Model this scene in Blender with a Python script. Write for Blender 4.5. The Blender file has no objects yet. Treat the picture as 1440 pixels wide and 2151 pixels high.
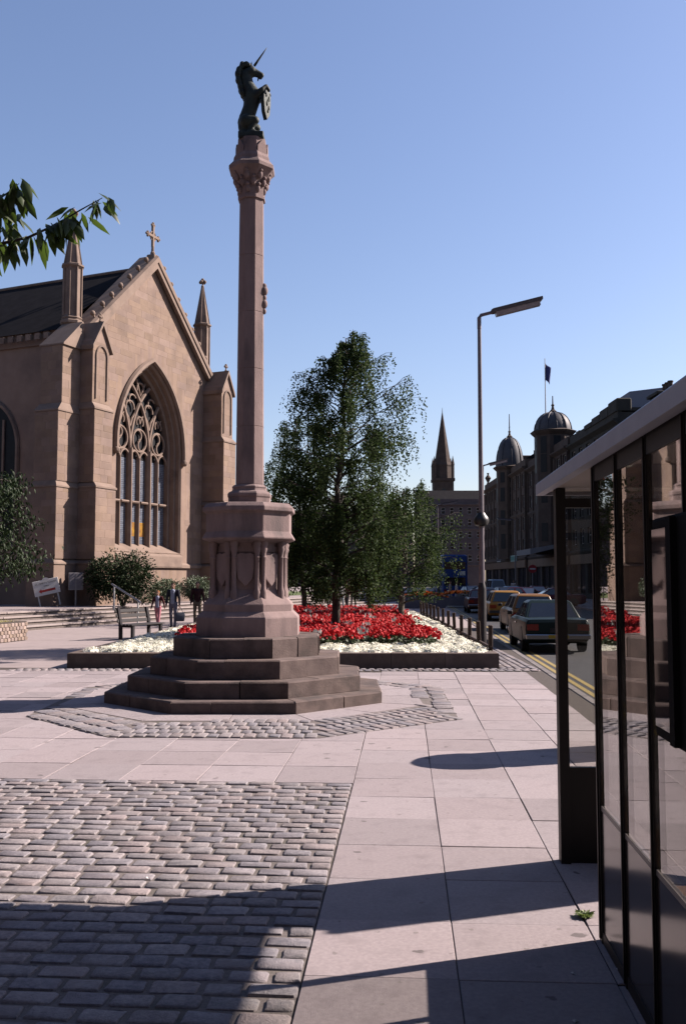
import bpy, math, random
from mathutils import Vector, Matrix, noise
random.seed(7)
R = math.radians
SC = bpy.context.scene
COL = SC.collection

# ---------------------------------------------------------------- camera
FPX, CU, CV, HOR, HCAM = 2000.0, 720.0, 1075.5, 1218.0, 1.8
PITCH = math.atan((HOR - CV) / FPX)
cam = bpy.data.objects.new('camera', bpy.data.cameras.new('camera'))
COL.objects.link(cam)
cam.data.sensor_fit = 'HORIZONTAL'
cam.data.sensor_width = 24.0
cam.data.lens = 24.0 * FPX / 1440.0
cam.data.clip_start = 0.05
cam.data.clip_end = 6000
cam.location = (0, 0, HCAM)
cam.rotation_euler = (math.pi / 2 + PITCH, 0, 0)
SC.camera = cam

# ---------------------------------------------------------------- sky and sun
SUN_EL = R(35.0)
SUN_AZ = math.atan2(0.947, 0.32)            # clockwise from +Y
w = bpy.data.worlds.new('World')
SC.world = w
w.use_nodes = True
nt = w.node_tree
for n in list(nt.nodes):
    nt.nodes.remove(n)
out = nt.nodes.new('ShaderNodeOutputWorld')
bg = nt.nodes.new('ShaderNodeBackground')
sky = nt.nodes.new('ShaderNodeTexSky')
sky.sky_type = 'NISHITA'
sky.sun_disc = False
sky.sun_elevation = SUN_EL
sky.sun_rotation = SUN_AZ
sky.altitude = 0
sky.air_density = 1.2
sky.dust_density = 0.7
sky.ozone_density = 3.2
bg.inputs['Strength'].default_value = 0.050
tint = nt.nodes.new('ShaderNodeMix')           # warm-magenta cast of the slide film
tint.data_type = 'RGBA'
tint.blend_type = 'MULTIPLY'
tint.inputs[0].default_value = 1.0
tint.inputs[7].default_value = (1.08, .96, 1.03, 1)
nt.links.new(sky.outputs[0], tint.inputs[6])
nt.links.new(tint.outputs[2], bg.inputs['Color'])
nt.links.new(bg.outputs[0], out.inputs['Surface'])
sl = bpy.data.lights.new('sun', 'SUN')
sl.energy = 5.0
sl.angle = R(0.53)
sl.color = (1.0, 0.87, 0.79)
sun = bpy.data.objects.new('sun', sl)
COL.objects.link(sun)
sd = Vector((math.sin(SUN_AZ) * math.cos(SUN_EL), math.cos(SUN_AZ) * math.cos(SUN_EL), math.sin(SUN_EL)))
sun.rotation_euler = sd.to_track_quat('Z', 'Y').to_euler()
sun.location = (40, 20, 60)
SC.view_settings.view_transform = 'Standard'
SC.view_settings.look = 'None'
SC.view_settings.gamma = 1.0
SC.view_settings.exposure = 1.68
SC.view_settings.use_curve_mapping = False


# ---------------------------------------------------------------- helpers
def ray(u, v):
    x, t = (u - CU) / FPX, (CV - v) / FPX
    c, s = math.cos(PITCH), math.sin(PITCH)
    return x, c - t * s, s + t * c


def at(u, v, Y):
    """world point seen at photo pixel (u, v), Y metres ahead of the camera"""
    x, y, z = ray(u, v)
    k = Y / y
    return Vector((x * k, Y, HCAM + z * k))


def gnd(u, v, z=0.0):
    """world point on the level z seen at photo pixel (u, v)"""
    x, y, dz = ray(u, v)
    k = (z - HCAM) / dz
    return Vector((x * k, y * k, z))


def zat(v, Y):
    return at(CU, v, Y).z


def proj(p):
    c, s = math.cos(PITCH), math.sin(PITCH)
    y = p[1] * c + (p[2] - HCAM) * s
    z = -p[1] * s + (p[2] - HCAM) * c
    if y < .05:
        return None
    return CU + FPX * p[0] / y, CV - FPX * z / y


def tag(o, label=None, cat=None, group=None, kind=None):
    if label: o['label'] = label
    if cat: o['category'] = cat
    if group: o['group'] = group
    if kind: o['kind'] = kind
    return o


def thing(name, loc, label, cat, group=None, rz=0.0):
    o = bpy.data.objects.new(name, None)
    o.empty_display_size = .2
    COL.objects.link(o)
    o.location = loc
    o.rotation_euler = (0, 0, rz)
    return tag(o, label, cat, group)


def link(name, me, parent=None, loc=None, rot=None):
    o = bpy.data.objects.new(name, me)
    COL.objects.link(o)
    if parent: o.parent = parent
    if loc is not None: o.location = loc
    if rot is not None: o.rotation_euler = rot
    return o


def copy_tree(o, parent=None):
    c = o.copy()
    COL.objects.link(c)
    c.parent = parent
    for ch in list(o.children):
        copy_tree(ch, c)
    return c


class MB:
    """collects polygons; build() links them as one mesh object"""
    def __init__(s, mat=None):
        s.v, s.f, s.mi, s.cur, s.M = [], [], [], 0, None

    def add(s, vs, fs):
        b = len(s.v)
        if s.M is not None:
            vs = [s.M @ Vector(p) for p in vs]
        s.v.extend([tuple(p) for p in vs])
        s.f.extend([tuple(i + b for i in f) for f in fs])
        s.mi.extend([s.cur] * len(fs))
        return s

    def box(s, x0, x1, y0, y1, z0, z1):
        return s.add([(x0, y0, z0), (x1, y0, z0), (x1, y1, z0), (x0, y1, z0), (x0, y0, z1), (x1, y0, z1), (x1, y1, z1), (x0, y1, z1)],
                     [(0, 3, 2, 1), (4, 5, 6, 7), (0, 1, 5, 4), (1, 2, 6, 5), (2, 3, 7, 6), (3, 0, 4, 7)])

    def cbox(s, x0, x1, y0, y1, z0, z1, b=.01):
        """box with its upper and vertical edges chamfered"""
        def ring(i, z):
            xa, xb, ya, yb = x0 + i, x1 - i, y0 + i, y1 - i
            return [(xa + b, ya, z), (xb - b, ya, z), (xb, ya + b, z), (xb, yb - b, z), (xb - b, yb, z), (xa + b, yb, z), (xa, yb - b, z), (xa, ya + b, z)]
        return s.loft([ring(0, z0), ring(0, z1 - b), ring(b, z1)])

    def prism(s, poly, z0, z1):
        n = len(poly)
        vs = [(p[0], p[1], z0) for p in poly] + [(p[0], p[1], z1) for p in poly]
        fs = [tuple(range(n - 1, -1, -1)), tuple(range(n, 2 * n))] + [(i, (i + 1) % n, n + (i + 1) % n, n + i) for i in range(n)]
        return s.add(vs, fs)

    def prism_y(s, poly, y0, y1):
        """poly in x,z (anticlockwise seen from -y), extruded along y"""
        n = len(poly)
        vs = [(p[0], y0, p[1]) for p in poly] + [(p[0], y1, p[1]) for p in poly]
        fs = [tuple(range(n)), tuple(range(2 * n - 1, n - 1, -1))] + [((i + 1) % n, i, n + i, n + (i + 1) % n) for i in range(n)]
        return s.add(vs, fs)

    def prism_x(s, poly, x0, x1):
        """poly in y,z, extruded along x"""
        n = len(poly)
        vs = [(x0, p[0], p[1]) for p in poly] + [(x1, p[0], p[1]) for p in poly]
        fs = [tuple(range(n - 1, -1, -1)), tuple(range(n, 2 * n))] + [(i, (i + 1) % n, n + (i + 1) % n, n + i) for i in range(n)]
        return s.add(vs, fs)

    def loft(s, rings, caps=True, closed=True):
        n = len(rings[0])
        vs = [p for r in rings for p in r]
        fs = []
        for k in range(len(rings) - 1):
            for i in range(n if closed else n - 1):
                j = (i + 1) % n
                fs.append((k * n + i, k * n + j, (k + 1) * n + j, (k + 1) * n + i))
        if caps:
            fs.append(tuple(range(n - 1, -1, -1)))
            fs.append(tuple((len(rings) - 1) * n + i for i in range(n)))
        return s.add(vs, fs)

    def rev(s, prof, n=8, cx=0, cy=0, rot=None, apothem=False, caps=True):
        """profile [(r, z)] turned about the vertical through cx, cy"""
        if rot is None:
            rot = math.pi / n
        k = 1 / math.cos(math.pi / n) if apothem else 1
        return s.loft([[(cx + r * k * math.cos(rot + 2 * math.pi * i / n), cy + r * k * math.sin(rot + 2 * math.pi * i / n), z) for i in range(n)] for r, z in prof], caps)

    def tube(s, path, rad, n=8, caps=True, up=(0, 0, 1), sy=1.0):
        path = [Vector(p) for p in path]
        if not hasattr(rad, '__len__'):
            rad = [rad] * len(path)
        rings = []
        for i, p in enumerate(path):
            d = (path[min(i + 1, len(path) - 1)] - path[max(i - 1, 0)])
            d = d.normalized() if d.length > 1e-9 else Vector((0, 0, 1))
            a = Vector(up)
            if abs(d.dot(a)) > .95:
                a = Vector((0, 1, 0)) if abs(d.y) < .9 else Vector((1, 0, 0))
            a = (a - d * a.dot(d)).normalized()
            b = d.cross(a)
            rings.append([p + (a * math.cos(2 * math.pi * (k + .5) / n) * sy + b * math.sin(2 * math.pi * (k + .5) / n)) * rad[i] for k in range(n)])
        return s.loft([r[::-1] for r in rings], caps)

    def ball(s, c, r, nu=10, nv=6, rot=None):
        if not hasattr(r, '__len__'):
            r = (r, r, r)
        vs, fs = [], []
        for j in range(nv + 1):
            th = math.pi * j / nv
            for i in range(nu):
                ph = 2 * math.pi * i / nu
                q = Vector((r[0] * math.sin(th) * math.cos(ph), r[1] * math.sin(th) * math.sin(ph), r[2] * math.cos(th)))
                if rot is not None: q = rot @ q
                vs.append(Vector(c) + q)
        for j in range(nv):
            for i in range(nu):
                k = (i + 1) % nu
                fs.append((j * nu + i, (j + 1) * nu + i, (j + 1) * nu + k, j * nu + k))
        return s.add(vs, fs)

    def mesh(s, name, mats, smooth=False, angle=None):
        me = bpy.data.meshes.new(name)
        me.from_pydata(s.v, [], s.f)
        if not isinstance(mats, (list, tuple)):
            mats = [mats]
        for m in mats:
            me.materials.append(m)
        if len(mats) > 1:
            me.polygons.foreach_set('material_index', s.mi)
        if smooth:
            me.polygons.foreach_set('use_smooth', [True] * len(me.polygons))
            if angle:
                me.set_sharp_from_angle(angle=R(angle))
        me.validate()
        return me

    def build(s, name, mats, parent=None, smooth=False, angle=None, bevel=0, loc=None):
        o = link(name, s.mesh(name, mats, smooth, angle), parent, loc)
        if bevel:
            md = o.modifiers.new('bevel', 'BEVEL')
            md.width = bevel
            md.segments = 2
            md.limit_method = 'ANGLE'
            md.angle_limit = R(35)
        return o


def remesh(mb, name, mat, parent, voxel, smooth_it=2):
    """melts overlapping closed shapes into one continuous skin"""
    me = mb.mesh(name + '_raw', mat)
    o = bpy.data.objects.new(name + '_raw', me)
    COL.objects.link(o)
    md = o.modifiers.new('r', 'REMESH')
    md.mode = 'VOXEL'
    md.voxel_size = voxel
    if smooth_it:
        ms = o.modifiers.new('s', 'SMOOTH')
        ms.factor = .5
        ms.iterations = smooth_it
    dg = bpy.context.evaluated_depsgraph_get()
    m2 = bpy.data.meshes.new_from_object(o.evaluated_get(dg))
    bpy.data.objects.remove(o)
    bpy.data.meshes.remove(me)
    m2.name = name
    if not m2.materials:
        m2.materials.append(mat)
    m2.polygons.foreach_set('use_smooth', [True] * len(m2.polygons))
    return link(name, m2, parent)


# ---------------------------------------------------------------- materials
MATS = {}
ALB = .42


def mat(name, c1, c2=None, scale=4.0, rough=.85, bump=0.0, bscale=60.0, rnd=0.0, spec=.25, metal=0.0, c3=None, s3=.7, stretch=None, coat=0.0, bdist=.01, ramp=(.35, .68), rcols=None, spots=None):
    if name in MATS:
        return MATS[name]
    c1 = tuple(x * ALB for x in c1)
    c2 = tuple(x * ALB for x in c2) if c2 else None
    c3 = tuple(x * ALB for x in c3) if c3 else None
    m = bpy.data.materials.new(name)
    m.use_nodes = True
    t = m.node_tree
    N, L = t.nodes, t.links
    b = N['Principled BSDF']
    b.inputs['Roughness'].default_value = rough
    b.inputs['Metallic'].default_value = metal
    b.inputs['Specular IOR Level'].default_value = spec
    b.inputs['Coat Weight'].default_value = coat
    g = N.new('ShaderNodeNewGeometry')
    vec = g.outputs['Position']
    if stretch:
        mp = N.new('ShaderNodeMapping')
        mp.inputs['Scale'].default_value = stretch
        L.new(vec, mp.inputs['Vector'])
        vec = mp.outputs[0]
    col = None

    def noi(sc, det=7, ro=.6):
        n = N.new('ShaderNodeTexNoise')
        n.inputs['Scale'].default_value = sc
        n.inputs['Detail'].default_value = det
        n.inputs['Roughness'].default_value = ro
        L.new(vec, n.inputs['Vector'])
        return n.outputs['Fac']

    def mix(fac, a, bb, mode='MIX'):
        x = N.new('ShaderNodeMix')
        x.data_type = 'RGBA'
        x.blend_type = mode
        for i, val in ((0, fac), (6, a), (7, bb)):
            if isinstance(val, (tuple, list)):
                x.inputs[i].default_value = tuple(val) + (1,)
            elif isinstance(val, (int, float)):
                x.inputs[i].default_value = val
            else:
                L.new(val, x.inputs[i])
        return x.outputs[2]

    def rng(f, lo, hi, a=0.0, bb=1.0):
        r = N.new('ShaderNodeMapRange')
        L.new(f, r.inputs[0])
        r.inputs[1].default_value, r.inputs[2].default_value = lo, hi
        r.inputs[3].default_value, r.inputs[4].default_value = a, bb
        return r.outputs[0]
    col = tuple(c1)
    if c2:
        col = mix(rng(noi(scale), ramp[0], ramp[1]), c1, c2)
    if c3:
        col = mix(rng(noi(s3, 5), .52, .72), col, c3)
    if rnd:
        oi = N.new('ShaderNodeObjectInfo')
        ad = N.new('ShaderNodeMath'); ad.operation = 'ADD'
        L.new(oi.outputs['Random'], ad.inputs[0]); L.new(g.outputs['Random Per Island'], ad.inputs[1])
        fr = N.new('ShaderNodeMath'); fr.operation = 'FRACT'
        L.new(ad.outputs[0], fr.inputs[0])
        hs = N.new('ShaderNodeHueSaturation')
        L.new(rng(fr.outputs[0], 0, 1, 1 - rnd, 1 + rnd), hs.inputs['Value'])
        wn = N.new('ShaderNodeTexWhiteNoise'); wn.noise_dimensions = '1D'
        L.new(fr.outputs[0], wn.inputs['W'])
        L.new(rng(wn.outputs['Value'], 0, 1, .5 - rnd * .06, .5 + rnd * .06), hs.inputs['Hue'])
        wn2 = N.new('ShaderNodeMath'); wn2.operation = 'MULTIPLY_ADD'
        L.new(wn.outputs['Value'], wn2.inputs[0]); wn2.inputs[1].default_value = rnd * 1.6; wn2.inputs[2].default_value = 1 - rnd * .8
        L.new(wn2.outputs[0], hs.inputs['Saturation'])
        if isinstance(col, tuple):
            hs.inputs['Color'].default_value = col + (1,)
        else:
            L.new(col, hs.inputs['Color'])
        col = hs.outputs[0]
    if spots:
        for sc_, rad, cc in spots:
            vo = N.new('ShaderNodeTexVoronoi')
            vo.inputs['Scale'].default_value = sc_
            dn = N.new('ShaderNodeVectorMath'); dn.operation = 'ADD'
            nz = N.new('ShaderNodeTexNoise'); nz.inputs['Scale'].default_value = sc_ * 6
            sc2 = N.new('ShaderNodeVectorMath'); sc2.operation = 'SCALE'; sc2.inputs[3].default_value = .25 / sc_
            L.new(vec, nz.inputs['Vector']); L.new(nz.outputs['Color'], sc2.inputs[0])
            L.new(vec, dn.inputs[0]); L.new(sc2.outputs[0], dn.inputs[1])
            L.new(dn.outputs[0], vo.inputs['Vector'])
            col = mix(rng(vo.outputs['Distance'], rad * .75, rad, .8, 0.0), col, tuple(x * ALB for x in cc))
    if rcols:
        oi = N.new('ShaderNodeObjectInfo')
        ad = N.new('ShaderNodeMath'); ad.operation = 'ADD'
        L.new(oi.outputs['Random'], ad.inputs[0]); L.new(g.outputs['Random Per Island'], ad.inputs[1])
        fr = N.new('ShaderNodeMath'); fr.operation = 'FRACT'
        L.new(ad.outputs[0], fr.inputs[0])
        cr = N.new('ShaderNodeValToRGB')
        cr.color_ramp.interpolation = 'CONSTANT'
        el = cr.color_ramp.elements
        while len(el) < len(rcols):
            el.new(.5)
        for i, c in enumerate(rcols):
            el[i].position = i / len(rcols)
            el[i].color = tuple(c) + (1,)
        L.new(fr.outputs[0], cr.inputs[0])
        col = mix(1.0, col, cr.outputs[0], 'MULTIPLY')
    if isinstance(col, tuple):
        b.inputs['Base Color'].default_value = col + (1,)
    else:
        L.new(col, b.inputs['Base Color'])
    if bump:
        bp = N.new('ShaderNodeBump')
        bp.inputs['Strength'].default_value = bump
        bp.inputs['Distance'].default_value = bdist
        L.new(noi(bscale, 8, .65), bp.inputs['Height'])
        L.new(bp.outputs[0], b.inputs['Normal'])
    MATS[name] = m
    return m


def leaf_mat(name, c1, c2, trans=.35, rough=.45, tcol=None, spec=.35):
    m = bpy.data.materials.new(name)
    m.use_nodes = True
    N, L = m.node_tree.nodes, m.node_tree.links
    b = N['Principled BSDF']
    b.inputs['Roughness'].default_value = rough
    b.inputs['Specular IOR Level'].default_value = spec
    g = N.new('ShaderNodeNewGeometry')
    mx = N.new('ShaderNodeMix'); mx.data_type = 'RGBA'
    mx.inputs[6].default_value = tuple(c1) + (1,)
    mx.inputs[7].default_value = tuple(c2) + (1,)
    L.new(g.outputs['Random Per Island'], mx.inputs[0])
    L.new(mx.outputs[2], b.inputs['Base Color'])
    if trans:
        tr = N.new('ShaderNodeBsdfTranslucent')
        if tcol:
            tr.inputs['Color'].default_value = tuple(tcol) + (1,)
        else:
            L.new(mx.outputs[2], tr.inputs['Color'])
        ms = N.new('ShaderNodeMixShader')
        ms.inputs[0].default_value = trans
        L.new(b.outputs[0], ms.inputs[1]); L.new(tr.outputs[0], ms.inputs[2])
        L.new(ms.outputs[0], N['Material Output'].inputs['Surface'])
    return m


def glass_mat(name, tint, ior=.08):
    """thin pane: clear transmission plus mirror reflection by Fresnel"""
    m = bpy.data.materials.new(name)
    m.use_nodes = True
    N, L = m.node_tree.nodes, m.node_tree.links
    N.remove(N['Principled BSDF'])
    tr = N.new('ShaderNodeBsdfTransparent'); tr.inputs['Color'].default_value = tuple(tint) + (1,)
    gl = N.new('ShaderNodeBsdfGlossy'); gl.inputs['Roughness'].default_value = .01
    gl.inputs['Color'].default_value = (.95, .95, .95, 1)
    lw = N.new('ShaderNodeLayerWeight'); lw.inputs['Blend'].default_value = .5
    pw = N.new('ShaderNodeMath'); pw.operation = 'POWER'; pw.inputs[1].default_value = 4.2
    L.new(lw.outputs['Facing'], pw.inputs[0])
    fr = N.new('ShaderNodeMath'); fr.operation = 'MULTIPLY_ADD'          # Schlick, both faces of the pane
    L.new(pw.outputs[0], fr.inputs[0]); fr.inputs[1].default_value = 1 - ior; fr.inputs[2].default_value = ior
    ms = N.new('ShaderNodeMixShader')
    L.new(fr.outputs[0], ms.inputs[0]); L.new(tr.outputs[0], ms.inputs[1]); L.new(gl.outputs[0], ms.inputs[2])
    L.new(ms.outputs[0], N['Material Output'].inputs['Surface'])
    return m


m_slab = mat('paving_stone', (.42, .36, .372), (.52, .45, .458), 42, .9, .5, 300, rnd=.12, c3=(.38, .325, .335), s3=5, spots=[(2.3, .085, (.17, .145, .145)), (6.5, .11, (.31, .265, .26)), (1.3, .035, (.1, .085, .085))])
m_joint = mat('joint_sand', (.075, .06, .055), (.13, .105, .09), 30, .95, .4, 150)
m_sett = mat('granite_sett', (.28, .26, .275), (.46, .415, .42), 38, .8, .8, 90, rnd=.11, c3=(.36, .31, .31), s3=3, spec=.15, rcols=[(1, 1, 1), (.93, .95, 1.0), (1.05, 1.0, .97), (1.0, .99, .98), (.88, .89, .93), (1.08, 1.05, 1.03), (1.04, .97, .94), (.96, .96, .98)])
m_plaza = mat('plaza_surface', (.42, .35, .345), (.49, .41, .40), 2.2, .92, .2, 90, c3=(.37, .31, .30), s3=.6)
m_asphalt = mat('asphalt', (.045, .045, .05), (.075, .072, .075), 3, .75, .5, 260, c3=(.06, .058, .06), s3=.3)
m_kerb = mat('kerb_granite', (.22, .195, .19), (.30, .265, .255), 30, .8, .3, 150, rnd=.12)
m_yellow = mat('yellow_road_paint', (.48, .35, .10), (.34, .26, .10), 25, .7, .2, 120)
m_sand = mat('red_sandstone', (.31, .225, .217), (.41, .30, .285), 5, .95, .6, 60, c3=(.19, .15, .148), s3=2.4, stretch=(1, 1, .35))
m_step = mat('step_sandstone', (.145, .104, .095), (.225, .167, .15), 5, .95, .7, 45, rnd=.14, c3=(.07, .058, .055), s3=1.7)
m_church = mat('church_ashlar', (.32, .225, .178), (.39, .28, .22), 1.3, .93, .3, 25, rnd=.11, c3=(.26, .188, .155), s3=.5)
m_trim = mat('church_dressings', (.31, .225, .18), (.38, .28, .225), 2, .9, .3, 30, c3=(.21, .155, .13), s3=.8)
m_slate = mat('roof_slate', (.014, .013, .016), (.026, .024, .028), 2, .95, .3, 20, spec=.05)
m_bronze = mat('dark_bronze', (.026, .036, .034), (.05, .072, .062), 9, .65, .5, 40, metal=.2, spec=.25, c3=(.02, .022, .022), s3=4)
m_steel = mat('galvanised_steel', (.45, .42, .44), (.52, .5, .51), 12, .45, metal=.6, spec=.5)
m_darkmetal = mat('dark_brown_metal', (.010, .007, .007), (.016, .012, .011), 9, .5, spec=.25)
m_black = mat('black_paint', (.012, .012, .014), (.022, .021, .022), 9, .45, spec=.4)
m_white = mat('white_paint', (.78, .78, .76), (.7, .7, .69), 6, .5)
m_soil = mat('soil', (.05, .036, .026), (.09, .065, .045), 14, 1, .8, 60)
m_bark = mat('bark', (.06, .048, .04), (.14, .115, .10), 14, .95, .8, 40, stretch=(1, 1, .3))
m_birchbark = mat('birch_bark', (.10, .08, .065), (.34, .28, .22), 16, .9, .6, 50, stretch=(.4, .4, 2.5))
m_grass = leaf_mat('grass_blade', (.06, .10, .025), (.14, .17, .05), .3)

# ================================================================ GROUND
YAW = R(3.72)
CP, SP = math.cos(YAW), math.sin(YAW)


def PQ(p, q, z=0.0):
    """the paving grid: p across, q along the street"""
    return Vector((p * CP + q * SP, -p * SP + q * CP, z))


def sheet(name, pts, z, m, kind='structure', depth=None):
    b = MB()
    if depth:
        b.prism(pts, z - depth, z)
    else:
        b.add([(x, y, z) for x, y in pts], [tuple(range(len(pts)))])
    return tag(b.build(name, m), kind=kind)


def pqpoly(p0, p1, q0, q1):
    return [tuple(PQ(p, q)[:2]) for p, q in ((p0, q0), (p1, q0), (p1, q1), (p0, q1))]


sheet('ground', [(-3000, -3000), (3000, -3000), (3000, 3000), (-3000, 3000)], -.18, mat('far_ground', (.16, .14, .12), (.22, .19, .16), .2, .95))
road = sheet('road', pqpoly(2.7, 11.6, -30, 260), -.12, m_asphalt)
pav = sheet('pavement', pqpoly(-70, 2.70, -25, 130), -.012, m_plaza, depth=.25)
bed_sheet = sheet('joint_bed', pqpoly(-16, 2.70, -6, 19.32), -.008, m_joint)
for dx, nm in ((.22, 0), (.42, 1)):
    o = sheet('yellow_line', pqpoly(2.85 + dx, 2.85 + dx + .10, -20, 95), -.116, m_yellow)

# kerb stones along the road
kb = MB().cbox(-.075, .075, -.447, .447, -.14, .004, .02).mesh('kerb_stone', m_kerb)
for i in range(-8, 70):
    q = i * .9 + .3
    p = PQ(2.775, q)
    link('kerb_stone', kb, pav, (p.x, p.y, random.uniform(-.003, .004)), (0, 0, -YAW))

# far pavement on the other side of the street
sheet('far_pavement', pqpoly(11.5, 40, -10, 260), .0, m_plaza, depth=.15)


def irregular_block(lx, ly, h, r, seed, m, name, dome=.002, jit=.006):
    rd = random.Random(seed)
    b = MB()

    def ring(ins, z, jj):
        hx, hy = lx / 2 - ins, ly / 2 - ins
        c = min(hx, hy) * .16
        pts = [(-hx + c, -hy), (hx - c, -hy), (hx, -hy + c), (hx, hy - c), (hx - c, hy), (-hx + c, hy), (-hx, hy - c), (-hx, -hy + c)]
        return [(x + jj[k][0], y + jj[k][1], z + (rd.uniform(-.0025, .0025) if z > -h * .9 else 0)) for k, (x, y) in enumerate(pts)]
    j1 = [(rd.uniform(-jit, jit), rd.uniform(-jit, jit)) for _ in range(8)]
    b.loft([ring(0, -h, j1), ring(0, -r, j1), ring(r * .25, -r * .2, j1), ring(r * .95, dome, j1)])
    return b.mesh(name, m, smooth=True, angle=50)


slab_me = [MB().cbox(-.349, .349, -.3595, .3595, -.0075, 0, .003).mesh('paving_slab', m_slab) for _ in range(1)]
CEN = Vector((-1.46, 14.86, 0))
RING = [(1.2, -3.9), (2.95, -2.45), (3.1, 1.2), (1.3, 3.2), (-1.3, 3.2), (-2.8, 1.2), (-2.7, -2.2), (-1.2, -3.85)]
ringpoly = [(CEN.x + a, CEN.y + b) for a, b in RING]


def inside(pt, poly, eps=0.0):
    n = len(poly)
    for i in range(n):
        a, b = poly[i], poly[(i + 1) % n]
        e = (b[0] - a[0]) * (pt[1] - a[1]) - (b[1] - a[1]) * (pt[0] - a[0])
        if e < eps:
            return False
    return True


cells = []
k = 0
for i in range(-30, 5):
    p0 = -.47 + i * .7035
    for j in range(-10, 40):
        right = i >= 0
        q0 = (4.45 + .724 * j) if right else (8.58 + .724 * (j - 5))
        off = 0
        cp, cq = p0 + .352, q0 + .362
        if cq > 18.95 or cq < -3 or cp > 2.55:
            continue
        if not right and cq < 8.58:
            continue
        if cp < -14:
            continue
        cells.append((cp, cq))
vis, rest = [], []
for cp, cq in cells:
    wpt = PQ(cp, cq)
    if all(inside(tuple(PQ(cp + a, cq + b)[:2]), ringpoly) for a in (-.36, .36) for b in (-.37, .37)):
        continue
    pr = proj(wpt)
    ok = pr and -120 < pr[0] < 1560 and pr[1] < 2300
    (vis if ok else rest).append((wpt.y, cp, cq))
vis.sort()
rest += vis[300:]
for _, cp, cq in vis[:300]:
    wpt = PQ(cp, cq)
    if cp > 2.2:
        sx = (2.698 - (cp - .352)) / .7035
    o = link('paving_slab', slab_me[0], pav, (wpt.x + random.uniform(-.002, .002), wpt.y + random.uniform(-.002, .002), random.uniform(-.002, .0045)), (random.uniform(-.005, .005), random.uniform(-.005, .005), -YAW + random.uniform(-.003, .003)))
    if cp > 2.2:
        o.scale = (sx, 1, 1)
        o.location = PQ(cp - .352 + .352 * sx, cq, o.location.z)
mb = MB()
for _, cp, cq in rest:
    a = min(.3475, 2.69 - cp)
    mb.M = Matrix.Translation(PQ(cp, cq)) @ Matrix.Rotation(-YAW, 4, 'Z')
    mb.cbox(-.3475, a, -.357, .357, -.0075, random.uniform(-.001, .003), .004)
tag(mb.build('paving_slabs', m_slab, pav), kind='stuff')

# --- setts in the foreground field
sett_me = [irregular_block(.192 + d, .108 + e, .02, .0085, s, m_sett, 'sett') for s, (d, e) in enumerate([(0, 0), (.008, .004), (-.012, 0), (.014, -.004), (-.016, .004), (-.072, 0), (.006, -.006), (-.01, .004), (.02, 0), (-.014, -.005), (.028, .003), (-.026, .004), (.0, .005), (.012, -.006), (-.02, -.004), (.016, .004)])]
sett_len = [.192, .200, .180, .206, .176, .120, .198, .182, .212, .178, .220, .166, .192, .204, .172, .208]
sbase = sheet('sett_paving', pqpoly(-9, -.475, -3, 8.56), -.001, mat('sett_joint', (.20, .168, .16), (.29, .25, .235), 60, .95, .6, 200, c3=(.13, .12, .09), s3=2))
todo = []
rows = int((8.55 + 3) / .140)
for r in range(rows):
    q = 8.55 - .070 - r * .140
    p = -.478
    if r % 2 == 0:
        p -= .0
    first = True
    while p > -8.8:
        kk = random.choice((0, 1, 2, 3, 4, 6, 7, 8, 9, 10, 11, 12, 13, 14, 15))
        if first:
            kk = 5 if r % 2 else 10
            first = False
        L = sett_len[kk]
        todo.append((p - L / 2, q + random.uniform(-.005, .005), kk))
        p -= L + random.uniform(.020, .032)
vis, rest = [], []
for t in todo:
    wp = PQ(t[0], t[1])
    pr = proj(wp)
    ok = pr and -30 < pr[0] < 1500 and pr[1] < 2190
    (vis if ok else rest).append((wp.y, t))
vis.sort(key=lambda a: a[0])


def put_setts(parent, items_obj, items_stuff, z, name='sett', meshes=None):
    ms = meshes or sett_me
    for (x, y, kk, rz) in items_obj:
        link(name, ms[kk], parent, (x, y, z + random.uniform(-.002, .003)), (random.uniform(-.025, .025), random.uniform(-.02, .02), rz + random.uniform(-.03, .03) + (math.pi if random.random() < .5 else 0)))
    b = MB()
    for (x, y, kk, rz) in items_stuff:
        me = ms[kk]
        M4 = Matrix.Translation((x, y, z + random.uniform(-.004, .006))) @ Matrix.Rotation(rz + random.uniform(-.03, .03), 4, 'Z')
        b.M = M4
        b.add([v.co for v in me.vertices], [tuple(p.vertices) for p in me.polygons])
    if b.v:
        tag(b.build(name + 's', m_sett, parent, smooth=True, angle=50), kind='stuff')


def conv(lst):
    out = []
    for _, (p, q, kk) in lst:
        wp = PQ(p, q)
        out.append((wp.x, wp.y, kk, -YAW))
    return out


put_setts(sbase, conv(vis[:300]), conv(vis[300:] + rest), .007)

# --- ring of setts round the monument
ringb = sheet('sett_ring', ringpoly, .0075, MATS['sett_joint'])
inner = [(CEN.x + 2.62 / math.cos(math.pi / 8) * math.cos(math.pi / 8 + i * math.pi / 4), CEN.y + 2.62 / math.cos(math.pi / 8) * math.sin(math.pi / 8 + i * math.pi / 4)) for i in range(8)]
# inner flag ring, one flag stone for each half side
for i in range(8):
    a, b_ = Vector(inner[i]), Vector(inner[(i + 1) % 8])
    c0 = Vector((CEN.x, CEN.y))
    for h in range(2):
        u0, u1 = h * .5 + .004, h * .5 + .496
        P = [a.lerp(b_, u0), a.lerp(b_, u1)]
        Q = [c0 + (x - c0) * .72 for x in P]
        P = [c0 + (x - c0) * .997 for x in P]
        mbx = MB().prism([tuple(Q[0]), tuple(P[0]), tuple(P[1]), tuple(Q[1])], .0, .011 + random.uniform(0, .003))
        mbx.build('flagstone', m_slab, ringb)
rsm = [irregular_block(.125 + d, .26 + e, .02, .010, 30 + s, m_sett, 'sett') for s, (d, e) in enumerate([(0, 0), (.01, .02), (-.012, -.03), (.0, -.06)])]
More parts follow.
